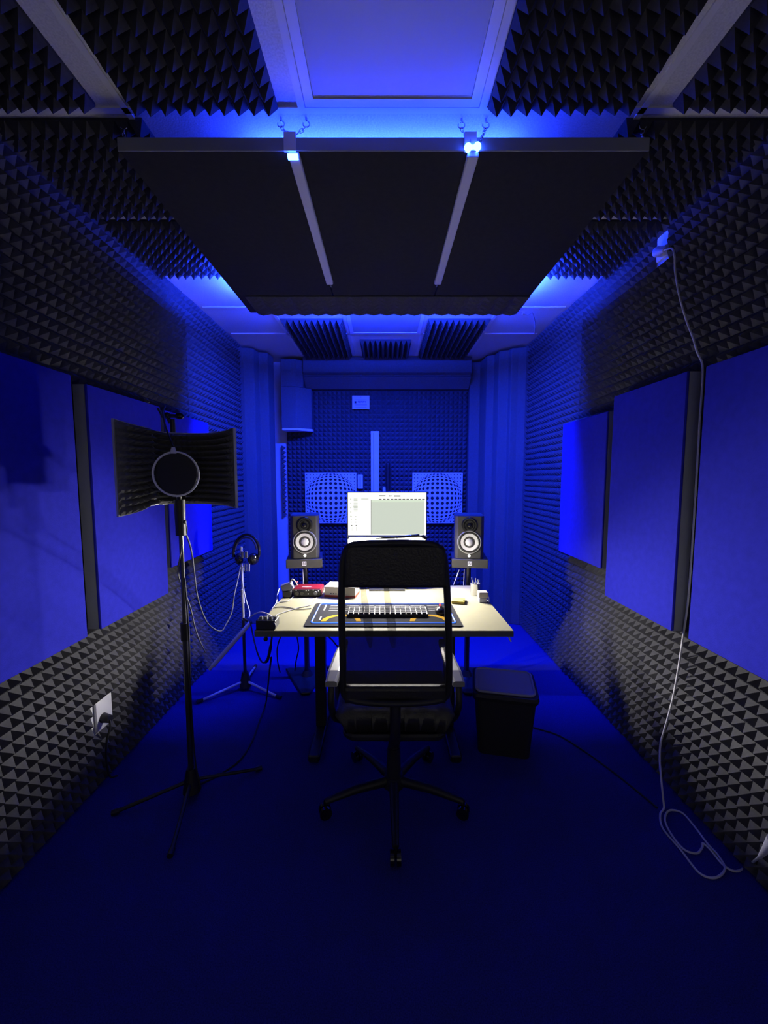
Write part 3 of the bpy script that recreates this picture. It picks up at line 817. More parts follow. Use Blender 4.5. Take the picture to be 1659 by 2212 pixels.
# red and white box
a_ = dpt(705, 1290); 
t = thing('card_box', 'red and white carton lying at the back of the desk beside the chair headrest', 'box', (a_.x + .10, a_.y + .02, DZ))
MB().box((a_.x + .095, a_.y + .055, DZ + .007), (.20, .13, .014), rz=-.16).build('lower_half', 'red_card', t)
MB().box((a_.x + .095, a_.y + .055, DZ + .040), (.198, .128, .052), rz=-.16).build('upper_half', 'white_card', t)
b = MB()
for k in range(4): b.box((a_.x + .03 + k * .016, a_.y - .0005 - k * .0027, DZ + .024), (.007, .003, .006), rz=-.16)
b.build('print', 'ink', t)
# sticky notes
a_ = dpt(990, 1301)
t = thing('sticky_notes', 'pad of yellow sticky notes on the right part of the desk', 'sticky notes', (a_.x, a_.y, DZ))
MB().box((a_.x, a_.y, DZ + .009), (.076, .076, .016), rz=-.25).build('pad', 'yellow', t)
MB().tube([(a_.x + .025, a_.y - .03, DZ + .018), (a_.x + .055, a_.y + .015, DZ + .005)], .003, 6).build('pen', 'black_plastic', t)
# metal pot of bits, white charger, at the right edge
a_ = dpt(1030, 1292)
t = thing('metal_pot', 'shiny metal pot of small things near the back right corner of the desk', 'pot', (a_.x, a_.y + .05, DZ))
cx_, cy_ = a_.x + .005, a_.y + .07
MB().lathe([(.0001, .002), (.028, .002), (.030, .006), (.031, .075), (.0335, .078), (.030, .080), (.028, .07), (.027, .01), (.0001, .008)], (cx_, cy_, DZ - .002), (0, 0, 1), 24).build('pot', 'chrome', t)
b = MB()
for k in range(5):
    a2 = k * 1.3; b.cyl((cx_ + .008 * math.cos(a2), cy_ + .008 * math.sin(a2), DZ + .02), (cx_ + .024 * math.cos(a2), cy_ + .02 * math.sin(a2), DZ + .098 + .006 * (k % 3)), .003, n=6)
b.build('pens', 'grey_cable', t)
a_ = dpt(1048, 1302)
t = thing('phone_charger', 'white topped charger cube on the right edge of the desk', 'charger', (a_.x, a_.y, DZ))
MB().rbox((a_.x - .012, a_.y + .02, DZ + .016), (.05, .05, .030), r=.006, n=2).build('base', 'bin_lid', t)
MB().rbox((a_.x - .012, a_.y + .02, DZ + .048), (.058, .056, .032), r=.006, n=3).build('body', 'white_card', t)
MB().tube(smooth_path([(a_.x + .016, a_.y + .02, DZ + .05), (a_.x + .024, a_.y + .01, DZ + .03), (a_.x + .022, a_.y - .005, DZ + .004)]), .003, 6).build('lead', 'white_cable', t)
# thin leads on the table top
for lab, pts in (('dark lead running from the red audio interface across the left of the desk', ((684, 1291), (672, 1306), (640, 1314), (603, 1326), (596, 1330))),
                 ('dark lead crossing the left of the desk towards the desk mat', ((592, 1312), (615, 1311), (645, 1316), (672, 1314))),
                 ('pale lead from the mains adapter along the back left of the desk', ((634, 1289), (622, 1298), (604, 1301), (598, 1303)))):
    tag(MB().tube(smooth_path([dpt(*q, dz=.004) for q in pts]), .003, 6).build('desk_cable', 'grey_cable'), lab, 'cable', 'leads on the desk top')
tag(MB().tube(smooth_path([at(603, 1272, y=2.6), at(599, 1285, y=2.55), at(597, 1302, y=2.42), at(588, 1315, y=2.32), at(581, 1326, y=2.24), at(571, 1340, y=2.12), at(566, 1352, y=2.03), at(560, 1351, y=1.99)]), .0035, 6).build('desk_cable', 'white_cable'),
    'white cable along the left edge of the desk', 'cable', 'leads on the desk top')
tag(MB().tube(smooth_path([at(1095, 1371, y=1.965), at(1100, 1378, y=1.96), at(1104, 1386, y=1.957)]), .004, 6).build('cable_end', 'white_cable'), 'white cable end under the right front corner of the desk', 'cable')
tag(MB().tube(smooth_path([at(1097, 1362, y=1.99), at(1096, 1372, y=1.965), at(1095, 1371, y=1.965)]), .003, 6).build('cable_clip', 'black_plastic'), 'tiny dark clip under the right front corner of the desk', 'clip')

# ------------------------------------------------------------------ office chair
CX, CY = .045, 1.78
t = thing('office_chair', 'black high-backed mesh office chair seen from behind in front of the desk', 'office chair', (CX, CY, 0))
BY = 1.50
def chair_pt(px, py, y=BY): return at(px, py, y=y)
# backrest frame: closed loop, recline growing with height
loop_px = [(741, 1430), (738, 1330), (739, 1240), (744, 1200), (757, 1180), (790, 1175), (850, 1173), (910, 1174), (942, 1180), (957, 1200), (963, 1240), (968, 1330), (970, 1430), (969, 1480), (962, 1505), (930, 1516), (850, 1520), (780, 1516), (748, 1505), (741, 1480)]
def by(z): return BY + .02 - .05 * max(0, (z - .6)) / .65 + (.04 if z < .62 else 0)
loop = []
for q in loop_px:
    p = chair_pt(*q); loop.append(at(q[0], q[1], y=by(p.z)))
path = smooth_path(loop + [loop[0]], 6)[:-1]
MB().tube(path, .0135, 10, closed=True).build('back_frame', 'black_plastic', t)
def back_sheet(py0, py1, inset, rows=14, cols=14, bulge=.0, push=0.0):
    b = MB(); vs = []
    for j in range(rows + 1):
        py = py0 + (py1 - py0) * j / rows
        l = 741 + inset; r = 967 - inset
        if py < 1205:
            e = (1205 - py) / 32.0; ins = 16 * (1 - math.sqrt(max(0, 1 - min(1, e) ** 2))); l += ins; r -= ins
        for i in range(cols + 1):
            u = i / cols; p = at(l + (r - l) * u, py, y=BY)
            y = by(p.z) + push + bulge * math.sin(PI * u)
            vs.append(at(l + (r - l) * u, py, y=y))
    fs = []
    for j in range(rows):
        for i in range(cols):
            a = j * (cols + 1) + i; fs.append((a, a + cols + 1, a + cols + 2, a + 1))
    b.add(vs, fs, True); return b
def thicken(o, th):
    m = o.modifiers.new('solidify', 'SOLIDIFY'); m.thickness = th; m.offset = 0
thicken(back_sheet(1178, 1266, 3, bulge=.012).build('headrest', 'leather', t), .034)
back_sheet(1362, 1486, 1, rows=10, bulge=.03, push=.016).build('lumbar_layer', 'mesh_lumbar', t)['label'] = 'second denser mesh layer'
back_sheet(1264, 1486, 1, rows=20, bulge=.03, push=.004).build('back_mesh', 'mesh', t)['label'] = 'see-through mesh'
for px in (788, 838):
    b = MB(); rows = ((1266, -4, 5), (1295, -1, 7), (1325, 4, 9), (1350, 8, 10), (1380, 10, 8), (1400, 12, 3)); vs = []
    for py, dx, hw in rows:
        for e in (-hw, hw):
            vs.append(at(px + dx + e, py, y=by(at(px, py, y=BY).z) + .038))
    b.add(vs, [(2 * k, 2 * k + 1, 2 * k + 3, 2 * k + 2) for k in range(len(rows) - 1)], True)
    b.build('mesh_fold', 'mesh_dense', t)['label'] = 'darker fold in the mesh'
thicken(back_sheet(1482, 1514, 4, rows=4, bulge=.03).build('lower_pad', 'leather', t), .03)
# creased rear edge of the seat cushion showing a shine
b = MB(); vs = []; nu, nv = 40, 8
for j in range(nv + 1):
    for i in range(nu + 1):
        u = i / nu; v = j / nv
        x = CX - .245 + .49 * u
        y = 1.585 + .39 * v
        edge = 1 - (2 * u - 1) ** 8
        z = .528 + .032 * edge * math.sin(PI * min(1, .15 + v * .85)) + .0025 * math.sin(u * 46) * max(0, 1 - v * 2.5)
        vs.append((x, y, z))
fs = [(j * (nu + 1) + i, j * (nu + 1) + i + 1, (j + 1) * (nu + 1) + i + 1, (j + 1) * (nu + 1) + i) for j in range(nv) for i in range(nu)]
b.add(vs, fs, True)
seat = b.build('seat', 'leather', t); thicken(seat, .095); seat.modifiers['solidify'].offset = -1
MB().rbox((CX, CY, .425), (.44, .38, .03), r=.06, n=5).build('seat_pan', 'black_plastic', t)
for s_ in (-1, 1):
    pa = [(s_ * .262, 1.60), (s_ * .255, 1.66), (s_ * .247, 1.80), (s_ * .24, 1.95)]
    b = MB(); vs = []
    for k, (x, y) in enumerate(pa):
        z = .655 + .035 * k / 3 + (.006 if k in (1, 2) else 0); hw = (.024, .028, .026, .018)[k]
        for dx, dz in ((-hw, -.012), (hw, -.012), (hw, .006), (hw * .6, .012), (-hw * .6, .012), (-hw, .006)):
            vs.append((CX + x + dx, y, z + dz))
    fs = []
    for k in range(3):
        for i in range(6): fs.append((k * 6 + i, k * 6 + (i + 1) % 6, (k + 1) * 6 + (i + 1) % 6, (k + 1) * 6 + i))
    fs += [tuple(range(6))[::-1], tuple(range(18, 24))]
    if True: b.add(vs, [f[::-1] for f in fs], False)
    b.build('armrest', 'arm_pad', t)['label'] = 'smooth armrest pad'
    MB().tube(smooth_path([(CX + s_ * .25, 1.93, .665), (CX + s_ * .265, 1.95, .60), (CX + s_ * .262, 1.85, .47), (CX + s_ * .20, 1.80, .44)]), .014, 8).tube(smooth_path([(CX + s_ * .262, 1.61, .64), (CX + s_ * .262, 1.60, .56), (CX + s_ * .25, 1.66, .47), (CX + s_ * .20, 1.70, .44)]), .014, 8).build('arm_frame', 'black_plastic', t)
MB().tube(smooth_path([(CX, 1.535, .62), (CX, 1.535, .50), (CX, 1.58, .42), (CX, 1.64, .405), (CX, 1.74, .41)]), .022, 10).build('back_support', 'black_metal', t)
MB().rbox((CX, CY, .405), (.16, .22, .05), r=.02, n=3).build('mechanism', 'black_metal', t)
MB().cyl((CX, CY, .10), (CX, CY, .39), .025, n=16).cyl((CX, CY, .10), (CX, CY, .26), .034, .030, 16).build('gas_column', 'black_metal', t)
MB().cyl((CX, CY, .075), (CX, CY, .125), .05, .042, 20).build('hub', 'black_plastic', t)
for k in range(5):
    a = math.radians(-90 + 72 * k); d = Vector((math.cos(a), math.sin(a), 0)); e = Vector((CX, CY, 0)) + d * .32
    MB().tube([Vector((CX, CY, .10)) + d * .04, Vector((CX, CY, .095)) + d * .18, e + Vector((0, 0, .072))], [.022, .018, .013], 8).build('base_arm', 'black_plastic', t)
    n = Vector((-d.y, d.x, 0))
    cs = MB()
    for o_ in (-.013, .013): cs.cyl(e + n * (o_ - .008) + Vector((0, 0, .027)), e + n * (o_ + .008) + Vector((0, 0, .027)), .027, n=16)
    cs.cyl(e + Vector((0, 0, .03)), e + Vector((0, 0, .075)), .008, n=8)
    cs.build('caster', 'black_gloss', t)

# ------------------------------------------------------------------ waste bin
pc = Vector((.665, 2.17, 0)); RZ = math.radians(-12)
t = thing('waste_bin', 'black plastic waste bin with a lid on the floor right of the chair', 'waste bin', pc)
def taper_box(b, c, w0, d0, w1, d1, z0, z1, r=.03, n=5, rz=RZ, caps=(True, True), zslope=0.0):
    rings = []
    for w, d, z in ((w0, d0, z0), (w1, d1, z1)):
        for qx, qy, a0 in ((1, 1, 0), (-1, 1, 90), (-1, -1, 180), (1, -1, 270)):
            for k in range(n + 1):
                tt = math.radians(a0 + 90 * k / n)
                x, y = qx * (w / 2 - r) + r * math.cos(tt), qy * (d / 2 - r) + r * math.sin(tt)
                rings.append((c.x + x * math.cos(rz) - y * math.sin(rz), c.y + x * math.sin(rz) + y * math.cos(rz), z + zslope * y))
    m = len(rings) // 2
    fs = [(i, (i + 1) % m, m + (i + 1) % m, m + i) for i in range(m)]
    b.add(rings, fs, False)
    if caps[0]: b.add(rings[:m], [tuple(range(m))[::-1]], False)
    if caps[1]: b.add(rings[m:], [tuple(range(m))], False)
b = MB(); taper_box(b, pc, .27, .20, .32, .235, .0, .335); b.build('bucket', 'bin', t)
b = MB(); taper_box(b, pc, .335, .25, .345, .26, .325, .345, zslope=.10); taper_box(b, pc, .345, .26, .34, .255, .345, .362, zslope=.10); b.build('rim', 'bin', t)
b = MB(); taper_box(b, pc, .31, .225, .29, .205, .358, .372, zslope=.12); b.build('lid', 'bin_lid', t)
b = MB(); 
ring = []
for qx, qy, a0 in ((1, 1, 0), (-1, 1, 90), (-1, -1, 180), (1, -1, 270)):
    for k in range(6):
        tt = math.radians(a0 + 18 * k); x, y = qx * (.150 - .03) + .03 * math.cos(tt), qy * (.107 - .03) + .03 * math.sin(tt)
        ring.append((pc.x + x * math.cos(RZ) - y * math.sin(RZ), pc.y + x * math.sin(RZ) + y * math.cos(RZ), .370 + .12 * y))
b.tube(ring, .008, 6, closed=True); b.build('lid_edge', 'bin_lid', t)

# ------------------------------------------------------------------ microphone stand with reflection shield and pop filter
MX, MY = -.905, 1.80
t = thing('microphone_stand', 'black tripod microphone stand at the left carrying the foam shield', 'microphone stand', (MX, MY, 0))
MB().cyl((MX, MY, .06), (MX, MY, .82), .0125, n=14).build('lower_tube', 'dark_steel', t)
MB().cyl((MX, MY, .76), (MX, MY, .84), .019, n=14).build('clutch', 'black_plastic', t)
MB().cyl((MX, MY, .80), (MX, MY, 1.42), .0095, n=12).build('upper_tube', 'dark_steel', t)
MB().cyl((MX, MY, 1.24), (MX, MY, 1.40), .021, .024, 12).build('shield_clamp', 'black_plastic', t)
MB().cyl((MX, MY, .03), (MX, MY, .14), .042, .020, 14).build('hub', 'black_plastic', t)
for a in (200, 32, 281):
    d = Vector((math.cos(math.radians(a)), math.sin(math.radians(a)), 0)); o_ = Vector((MX, MY, 0))
    MB().tube([o_ + d * .03 + Vector((0, 0, .075)), o_ + d * .30 + Vector((0, 0, .014))], .0085, 8).cyl(o_ + d * .295 + Vector((0, 0, .0145)), o_ + d * .325 + Vector((0, 0, .012)), .012, n=8).build('leg', 'black_metal', t)
# cable clip and small knob at the clutch of the shield
kc = at(396, 1127, y=MY)
MB().sphere(kc, .014, 10).cyl(kc, (MX + .015, MY, kc.z), .006, n=8).build('knob', 'black_plastic', t)

# the curved shield: plan curve through three points, axis vertical
t = thing('reflection_shield', 'curved black foam microphone shield on the left stand, open towards the camera', 'microphone shield', (MX, MY, 1.4))
Lp, Rp = at(246, 1010, y=1.62), at(512, 1010, y=1.80)
ctrl = [Vector((Lp.x, Lp.y)), Vector((Lp.x + .055, Lp.y + .13)), Vector((-1.0, 1.875)), Vector((-.86, 1.92)), Vector((-.74, 1.885)), Vector((Rp.x, Rp.y))]
plan = smooth_path([(p.x, p.y, 0) for p in ctrl], 6)
def zt(u): return 1.70 + .028 * (1 - u) ** 6 + .012 * u ** 4
def zb(u): return 1.375 - .035 * max(0, 1 - u / .18) ** .5 - .012 * u ** 3
n = len(plan)
outer, inner = [], []
for i, p in enumerate(plan):
    a_, b2 = plan[max(0, i - 1)], plan[min(n - 1, i + 1)]
    tg = (b2 - a_).normalized(); nn = Vector((tg.y, -tg.x, 0))     # towards the camera
    if nn.y > 0: nn = -nn
    outer.append(p); inner.append(p + nn * .012)
b = MB(); vs = []
for ring in (outer, inner):
    for i, p in enumerate(ring):
        u = i / (n - 1); vs.append((p.x, p.y, zb(u))); vs.append((p.x, p.y, zt(u)))
fs = []
for i in range(n - 1):
    o1, q1 = 2 * i, 2 * n + 2 * i
    fs += [(o1, o1 + 1, o1 + 3, o1 + 2), (q1, q1 + 2, q1 + 3, q1 + 1), (o1 + 1, q1 + 1, q1 + 3, o1 + 3), (o1, o1 + 2, q1 + 2, q1)]
fs += [(0, 2 * n, 2 * n + 1, 1), (2 * n - 2, 2 * n - 1, 4 * n - 1, 4 * n - 2)]
b.add(vs, fs, False)
b.build('shell', 'shield', t)['label'] = 'grey curved back plate'
# foam lining: rows of wedges along the curve
b = MB(); rows = 13; vs = []; cols = n * 2 - 1
ip = []
for i in range(n - 1): ip += [inner[i], (inner[i] + inner[i + 1]) / 2]
ip.append(inner[-1])
nrm = []
for i, p in enumerate(ip):
    a_, b2 = ip[max(0, i - 1)], ip[min(len(ip) - 1, i + 1)]
    tg = (b2 - a_).normalized(); nn = Vector((tg.y, -tg.x, 0)); nrm.append(-nn if nn.y > 0 else nn)
m = len(ip)
for j in range(2 * rows + 1):
    for i, p in enumerate(ip):
        u = i / (m - 1); z = zb(u) + .004 + (zt(u) - zb(u) - .008) * j / (2 * rows)
        taper = min(1, min(u, 1 - u) / .10)
        d = .006 + (.034 if j % 2 else 0) * taper * (1.0 if i % 2 else .62)
        q = p + nrm[i] * d; vs.append((q.x, q.y, z))
fs = [(j * m + i, j * m + i + 1, (j + 1) * m + i + 1, (j + 1) * m + i) for j in range(2 * rows) for i in range(m - 1)]
b.add(vs, fs, False)
k0 = len(b.v)
for i0 in (0, m - 1):      # close the two ends of the lining
    for j in range(2 * rows):
        pass
b.build('foam_lining', 'shield_foam', t)
MB().rbox((MX, 1.89, 1.42), (.05, .16, .02), r=.006, n=2).build('mounting_plate', 'black_metal', t)

# pop filter: ring, mesh, gooseneck
pc_ = at(380, 1024, y=1.66)
t = thing('pop_filter', 'round black pop filter with a pale rim in front of the foam shield', 'pop filter', pc_)
R0 = .088
MB().tube([pc_ + Vector((R0 * math.cos(a), .01 * math.cos(a), R0 * math.sin(a))) for a in np.linspace(0, 2 * PI, 48, endpoint=False)], .0046, 8, closed=True).build('rim', 'rim_white', t)['label'] = 'pale rim'
disc = [pc_ + Vector((R0 * .97 * math.cos(a), .01 * math.cos(a), R0 * .97 * math.sin(a))) for a in np.linspace(0, 2 * PI, 48, endpoint=False)]
MB().prism([(p.x, p.z) for p in disc], pc_.y - .002, pc_.y + .002, 'y').build('filter_cloth', 'black_plastic', t)
tp = pc_ + Vector((-.006, 0, R0))
MB().tube([tp + Vector((0, 0, -.006)), tp + Vector((0, 0, .006)), tp + Vector((0, 0, .020))], [.014, .011, .007], 10).build('clip', 'white_plastic', t)
goose = smooth_path([tp + Vector((0, 0, .018)), at(366, 945, y=1.70), at(356, 915, y=1.76), at(352, 890, y=1.82), at(356, 878, y=1.86)])
MB().tube(goose, .0042, 8).build('gooseneck', 'dark_steel', t)
# top clamp and a microphone body hidden behind the filter
t = thing('clamp_fitting', 'black metal clamp with knobs on top of the foam shield', 'clamp', at(368, 903, y=1.89))
kc = at(362, 898, y=1.90); kd = at(388, 899, y=1.88); ke = at(368, 914, y=1.91)
MB().cyl(at(372, 905, y=1.91), Vector((at(372, 905, y=1.91).x, 1.915, 1.66)), .012, n=10).build('post', 'black_metal', t)
MB().sphere(kc, .016, 12).build('knob', 'black_gloss', t)
MB().sphere(kd, .017, 12, (1.25, 1, .9)).build('knob', 'black_gloss', t)
MB().cyl(kc, kd, .009, n=10).cyl(ke, kc, .009, n=8).build('cross_pin', 'black_metal', t)
MB().cyl(at(341, 882, y=1.90), at(352, 902, y=1.90), .005, n=8).build('lever', 'black_metal', t)
t = thing('microphone', 'black microphone on a bar below the pop filter in front of the shield', 'microphone', at(386, 1075, y=1.80))
mc = at(385, 1040, y=1.78)
MB().cyl(mc + Vector((0, 0, -.05)), mc + Vector((0, 0, .03)), .024, n=16).build('body', 'black_metal', t)
MB().sphere(mc + Vector((0, 0, .05)), .027, 14, (1, 1, 1.2)).build('grille', 'dark_steel', t)
mb_ = Vector((MX, MY, 1.40))
MB().tube([mc + Vector((0, 0, -.05)), mc + Vector((-.004, .01, -.09)), mb_], .011, 10).build('holder', 'black_plastic', t)
# leads by the stand
t = thing('microphone_lead', 'dark lead clipped to the microphone stand and looping along the left wall', 'cable', at(398, 1130, y=1.83))
cl = smooth_path([at(399, 1128, y=1.83), at(402, 1142, y=1.84), at(401, 1153, y=1.84)])
MB().tube(cl, .006, 8).build('plug', 'black_plastic', t)
MB().tube(smooth_path([at(401, 1153, y=1.84), at(408, 1170, y=1.9), at(415, 1200, y=2.0), at(421, 1250, y=2.15), at(427, 1290, y=2.25), at(440, 1330, y=2.35), at(455, 1353, y=2.45), at(477, 1363, y=2.5), at(490, 1345, y=2.55), at(501, 1320, y=2.58), at(506, 1285, y=2.6), at(513, 1255, y=2.65), at(519, 1225, y=2.69)]), .0042, 8).build('lead', 'grey_cable', t)
tag(MB().tube(smooth_path([Vector((MX + .01, MY - .014, 1.2)), at(385, 1240, y=1.80), at(400, 1280, y=1.9), at(413, 1320, y=2.0), at(421, 1355, y=2.1), at(432, 1385, y=2.2), at(444, 1410, y=2.3)]), .0032, 6).build('hanging_lead', 'grey_cable'),
    'thin grey lead hanging beside the tube of the microphone stand', 'cable')
tag(MB().tube(smooth_path([Vector((MX + .014, MY - .012, 1.05)), Vector((MX + .024, MY - .016, .8)), Vector((MX + .02, MY - .014, .5)), Vector((MX + .026, MY - .012, .2)), Vector((MX + .05, MY - .02, .06))]), .0038, 6).build('stand_cable', 'black_cable'),
    'black cable running down the tube of the front microphone stand', 'cable')

# ------------------------------------------------------------------ headphone stand
HX, HY = -.985, 2.78
t = thing('microphone_stand', 'grey tripod stand with folded boom, headphones hanging on top, left of the desk', 'microphone stand', (HX, HY, 0))
MB().cyl((HX, HY, .06), (HX, HY, .50), .011, n=12).build('lower_tube', 'dark_steel', t)
MB().cyl((HX, HY, .46), (HX, HY, 1.02), .0085, n=12).build('upper_tube', 'white_paint', t)
MB().cyl((HX, HY, .62), (HX, HY, .72), .013, n=12).build('clutch', 'white_paint', t)
MB().cyl((HX, HY, .02), (HX, HY, .12), .042, .022, 14).build('hub', 'black_plastic', t)
for a in (218, -27, 95):
    d = Vector((math.cos(math.radians(a)), math.sin(math.radians(a)), 0)); o_ = Vector((HX, HY, 0))
    lg = MB().tube([o_ + d * .03 + Vector((0, 0, .055)), o_ + d * .29 + Vector((0, 0, .016))], .0085, 8).build('leg', 'white_paint', t)
    MB().cyl(o_ + d * .285 + Vector((0, 0, .0165)), o_ + d * .325 + Vector((0, 0, .014)), .012, n=8).build('rubber_foot', 'black_plastic', lg)
pa, pb = at(541, 1345, y=2.70), at(460, 1438, y=2.62)
MB().tube([pa, (pa + pb) / 2, pb], .0155, 10).build('boom', 'white_paint', t)
pe = at(453, 1446, y=2.62)
MB().tube([pb, pe], .011, 10).build('boom_tip', 'white_plastic', t)
MB().sphere(pa, .014, 10).cyl(pa, (HX, HY, pa.z), .008, n=8).build('boom_clamp', 'black_plastic', t)

# headphones hanging from its top
hc = at(532, 1192, y=2.74)
t = thing('headphones', 'black headphones hanging on top of the tripod stand left of the desk', 'headphones', hc)
arc = [hc + Vector((.088 * math.cos(a), .02 * math.sin(a), .115 * math.sin(a))) for a in np.linspace(math.radians(-18), math.radians(198), 22)]
MB().tube(arc, .010, 8).build('headband', 'black_gloss', t)
arc2 = [hc + Vector((.074 * math.cos(a), -.012 + .02 * math.sin(a), .098 * math.sin(a))) for a in np.linspace(math.radians(10), math.radians(170), 16)]
MB().tube(arc2, .006, 8).build('inner_band', 'dark_steel', t)
for s_ in (-1, 1):
    c_ = hc + Vector((s_ * .050, -.004, -.050))
    q = MB().lathe([(.0001, .024), (.026, .022), (.038, .012), (.042, 0), (.040, -.014), (.030, -.02), (.0001, -.02)], c_, (s_ * .8, -.55, -.1), 22).build('ear_cup', 'black_gloss', t)
    MB().sphere(hc + Vector((s_ * .086, -.006, -.022)), .006, 8).build('hinge_pin', 'chrome', t)
    MB().rbox(hc + Vector((s_ * .013, -.040, -.012)), (.018, .010, .046), r=.004, n=2).build('ear_pad', 'grey_cable', t)['label'] = 'pale ear pad edge'
for k, x in enumerate((-.022, -.004, .012, .028)):
    MB().cyl(hc + Vector((x, -.03, -.075)), hc + Vector((x - .004, -.025, -.128)), .0045, n=6).build('strap', 'white_cable', t)
# headphone lead down the stand to the amplifier
hl = smooth_path([hc + Vector((-.02, -.02, -.10)), at(523, 1250, y=2.74), at(530, 1290, y=2.72), at(539, 1322, y=2.68), at(538, 1336, y=2.64), at(544, 1330, y=2.5), at(560, 1323, y=2.3), at(577, 1326, y=2.12), at(590, 1336, y=2.05), at(588, 1348, y=2.03)])
tag(MB().tube(hl, .004, 8).build('headphone_cable', 'white_cable'), 'pale headphone cable from the tripod stand to the small black desk box', 'cable')
lp = smooth_path([at(541, 1345, y=2.55), at(548, 1380, y=2.5), at(556, 1410, y=2.45), at(566, 1430, y=2.4), at(577, 1427, y=2.3), at(584, 1400, y=2.2), at(588, 1370, y=2.06), at(592, 1358, y=1.945), at(594, 1350, y=1.94), at(590, 1345, y=1.97)])
tag(MB().tube(lp, [.0045] * 30 + [.009] * 12 + [.005] * (len(lp) - 42), 8).build('looped_cable', 'black_cable'), 'thick black cable looping under the left front corner of the desk', 'cable')
fl = [at(586, 1420, y=2.2), at(582, 1450, y=2.3), at(579, 1480, z=.2), at(574, 1520, z=.03), at(560, 1560, z=.006), at(545, 1600, z=.006), at(520, 1640, z=.006), at(480, 1670, z=.006), at(440, 1690, z=.006), at(420, 1697, z=.03)]
tag(MB().tube(smooth_path(fl), .005, 8).build('floor_cable', 'black_cable'), 'black cable from the desk across the carpet to the front microphone stand', 'cable')
for lab, pts in (('dark cable hanging under the left of the desk beside its corner', ((607, 1372, 2.6), (599, 1400, 2.65), (600, 1430, 2.7), (605, 1452, 2.75))),
                 ('dark cable hanging under the desk left of the leg', ((641, 1372, 2.6), (645, 1400, 2.6), (640, 1425, 2.65), (637, 1448, 2.7))),
                 ('dark cable hanging under the desk right of the left leg', ((690, 1372, 2.6), (696, 1405, 2.65), (704, 1435, 2.7), (711, 1450, 2.75))),
                 ('dark cable sagging under the desk towards the chair', ((706, 1372, 2.5), (718, 1383, 2.5), (728, 1395, 2.5), (740, 1400, 2.5)))):
    tag(MB().tube(smooth_path([at(a, b_, y=c_) for a, b_, c_ in pts]), .0045, 6).build('under_desk_cable', 'black_cable'), lab, 'cable', 'cables hanging under the desk')
bp = at(574, 1380, y=2.15)
tag(MB().sphere(bp, .013, 10).cyl(bp, bp + Vector((.02, .02, .07)), .005, n=8).build('desk_hook', 'black_plastic'), 'small dark hook under the left end of the desk', 'hook')

# ------------------------------------------------------------------ wall sockets, plugs and white cables
# left wall
sc = Vector((-XW, 1.94, .33))
t = thing('wall_socket', 'white wall socket in a cut-out of the left wall foam', 'socket', sc)
MB().rbox(sc + Vector((.006, 0, 0)), (.012, .115, .15), r=.008, n=3, axis='x').build('face_plate', 'white_plastic', t)
t = thing('power_plug', 'black plug in the left wall socket', 'plug', sc)
MB().cyl(sc + Vector((.012, -.015, -.02)), sc + Vector((.052, -.02, -.024)), .024, .019, 14).build('body', 'black_plastic', t)
MB().tube(smooth_path([sc + Vector((.05, -.02, -.03)), sc + Vector((.06, -.035, -.06)), sc + Vector((.055, -.055, -.11)), sc + Vector((.05, -.06, -.20)), sc + Vector((.055, -.05, -.30)), sc + Vector((.07, -.02, -.322))]), .005, 8).build('lead', 'black_cable', t)
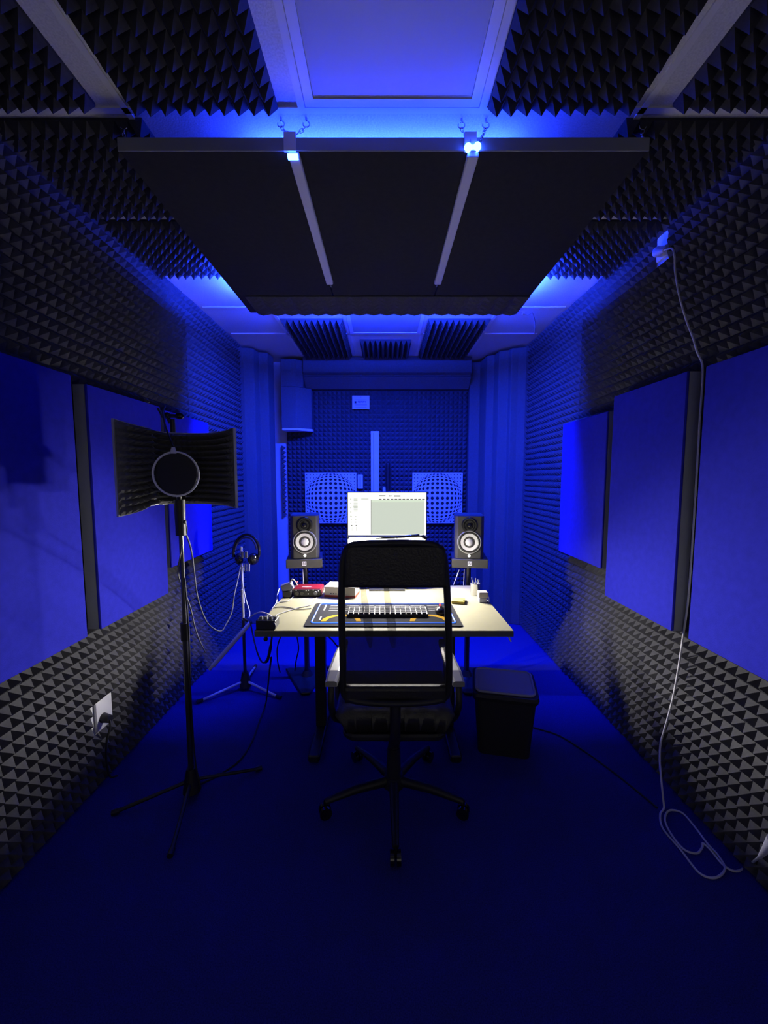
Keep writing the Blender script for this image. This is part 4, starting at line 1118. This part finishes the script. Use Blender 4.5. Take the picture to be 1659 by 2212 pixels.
# right wall, near the ceiling
t = thing('wall_socket', 'white wall socket high on the right wall near the ceiling', 'socket', (XW, 2.14, 2.64))
MB().rbox((XW - .006, 2.15, 2.65), (.012, .085, .12), r=.008, n=3, axis='x').build('face_plate', 'white_plastic', t)
t = thing('power_plug', 'white plug with a cable in the high right wall socket', 'plug', (XW, 2.12, 2.62))
MB().tube([(XW - .012, 2.145, 2.625), (XW - .040, 2.14, 2.62), (XW - .055, 2.11, 2.605), (XW - .06, 2.06, 2.585)], [.026, .025, .017, .008], 12).build('body', 'white_plastic', t)
wx = 1.352
cp = [Vector((XW - .06, 2.065, 2.587)), at(1451, 537, x=wx), at(1457, 552, x=wx), at(1458, 580, x=wx), at(1462, 610, x=wx), at(1469, 645, x=wx), at(1482, 690, x=wx), at(1497, 730, x=wx), at(1506, 760, x=wx), at(1517, 787, x=wx), at(1517, 830, x=wx), at(1512, 900, x=wx), at(1505, 1020, x=wx), at(1497, 1150, x=wx), at(1487, 1290, x=wx), at(1476, 1372, x=wx),
      at(1466, 1440, x=wx), at(1453, 1510, x=wx), at(1437, 1570, x=1.34), at(1427, 1605, x=1.33), at(1425, 1640, x=1.31), at(1428, 1680, x=1.27), at(1432, 1722, z=.05), at(1434, 1745, z=.010),
      at(1426, 1760, z=0.006), at(1432, 1790, z=0.006), at(1470, 1835, z=0.006), at(1510, 1885, z=0.005), at(1545, 1896, z=0.005), at(1566, 1877, z=0.01), at(1553, 1850, z=0.006), at(1528, 1822, z=0.006), at(1500, 1785, z=0.006), at(1475, 1757, z=0.006), at(1452, 1750, z=0.006), at(1440, 1756, z=0.006), at(1437, 1775, z=0.008), at(1452, 1805, z=0.012), at(1478, 1835, z=0.012), at(1505, 1843, z=0.006), at(1517, 1830, z=0.006), at(1519, 1822, z=0.012), at(1535, 1836, z=0.012), at(1562, 1868, z=0.006), at(1590, 1882, z=0.005), at(1618, 1868, z=0.006), at(1642, 1850, x=1.335)]
tag(MB().tube(smooth_path(cp), .0042, 8).build('extension_cable', 'white_cable'), 'long white cable down the right wall and coiled on the carpet', 'cable')
t = thing('cable_plug', 'white plug end at the right edge of the photo near the floor', 'plug', at(1650, 1838, x=1.33))
a_, b_ = at(1641, 1851, x=1.334), at(1672, 1815, x=1.330)
MB().tube([a_, (a_ + b_) / 2, b_], [.006, .012, .020], 12).build('body', 'white_plastic', t)
# dark cable on the carpet from the bin
tag(MB().tube(smooth_path([at(1110, 1560, z=.005), at(1165, 1575, z=.005), at(1210, 1590, z=.005), at(1270, 1628, z=.005), at(1330, 1672, z=.005), at(1390, 1720, z=.005), at(1420, 1745, z=.005)]), .0045, 6).build('floor_cable', 'black_cable'),
    'thin dark cable on the carpet from the waste bin towards the right wall', 'cable')
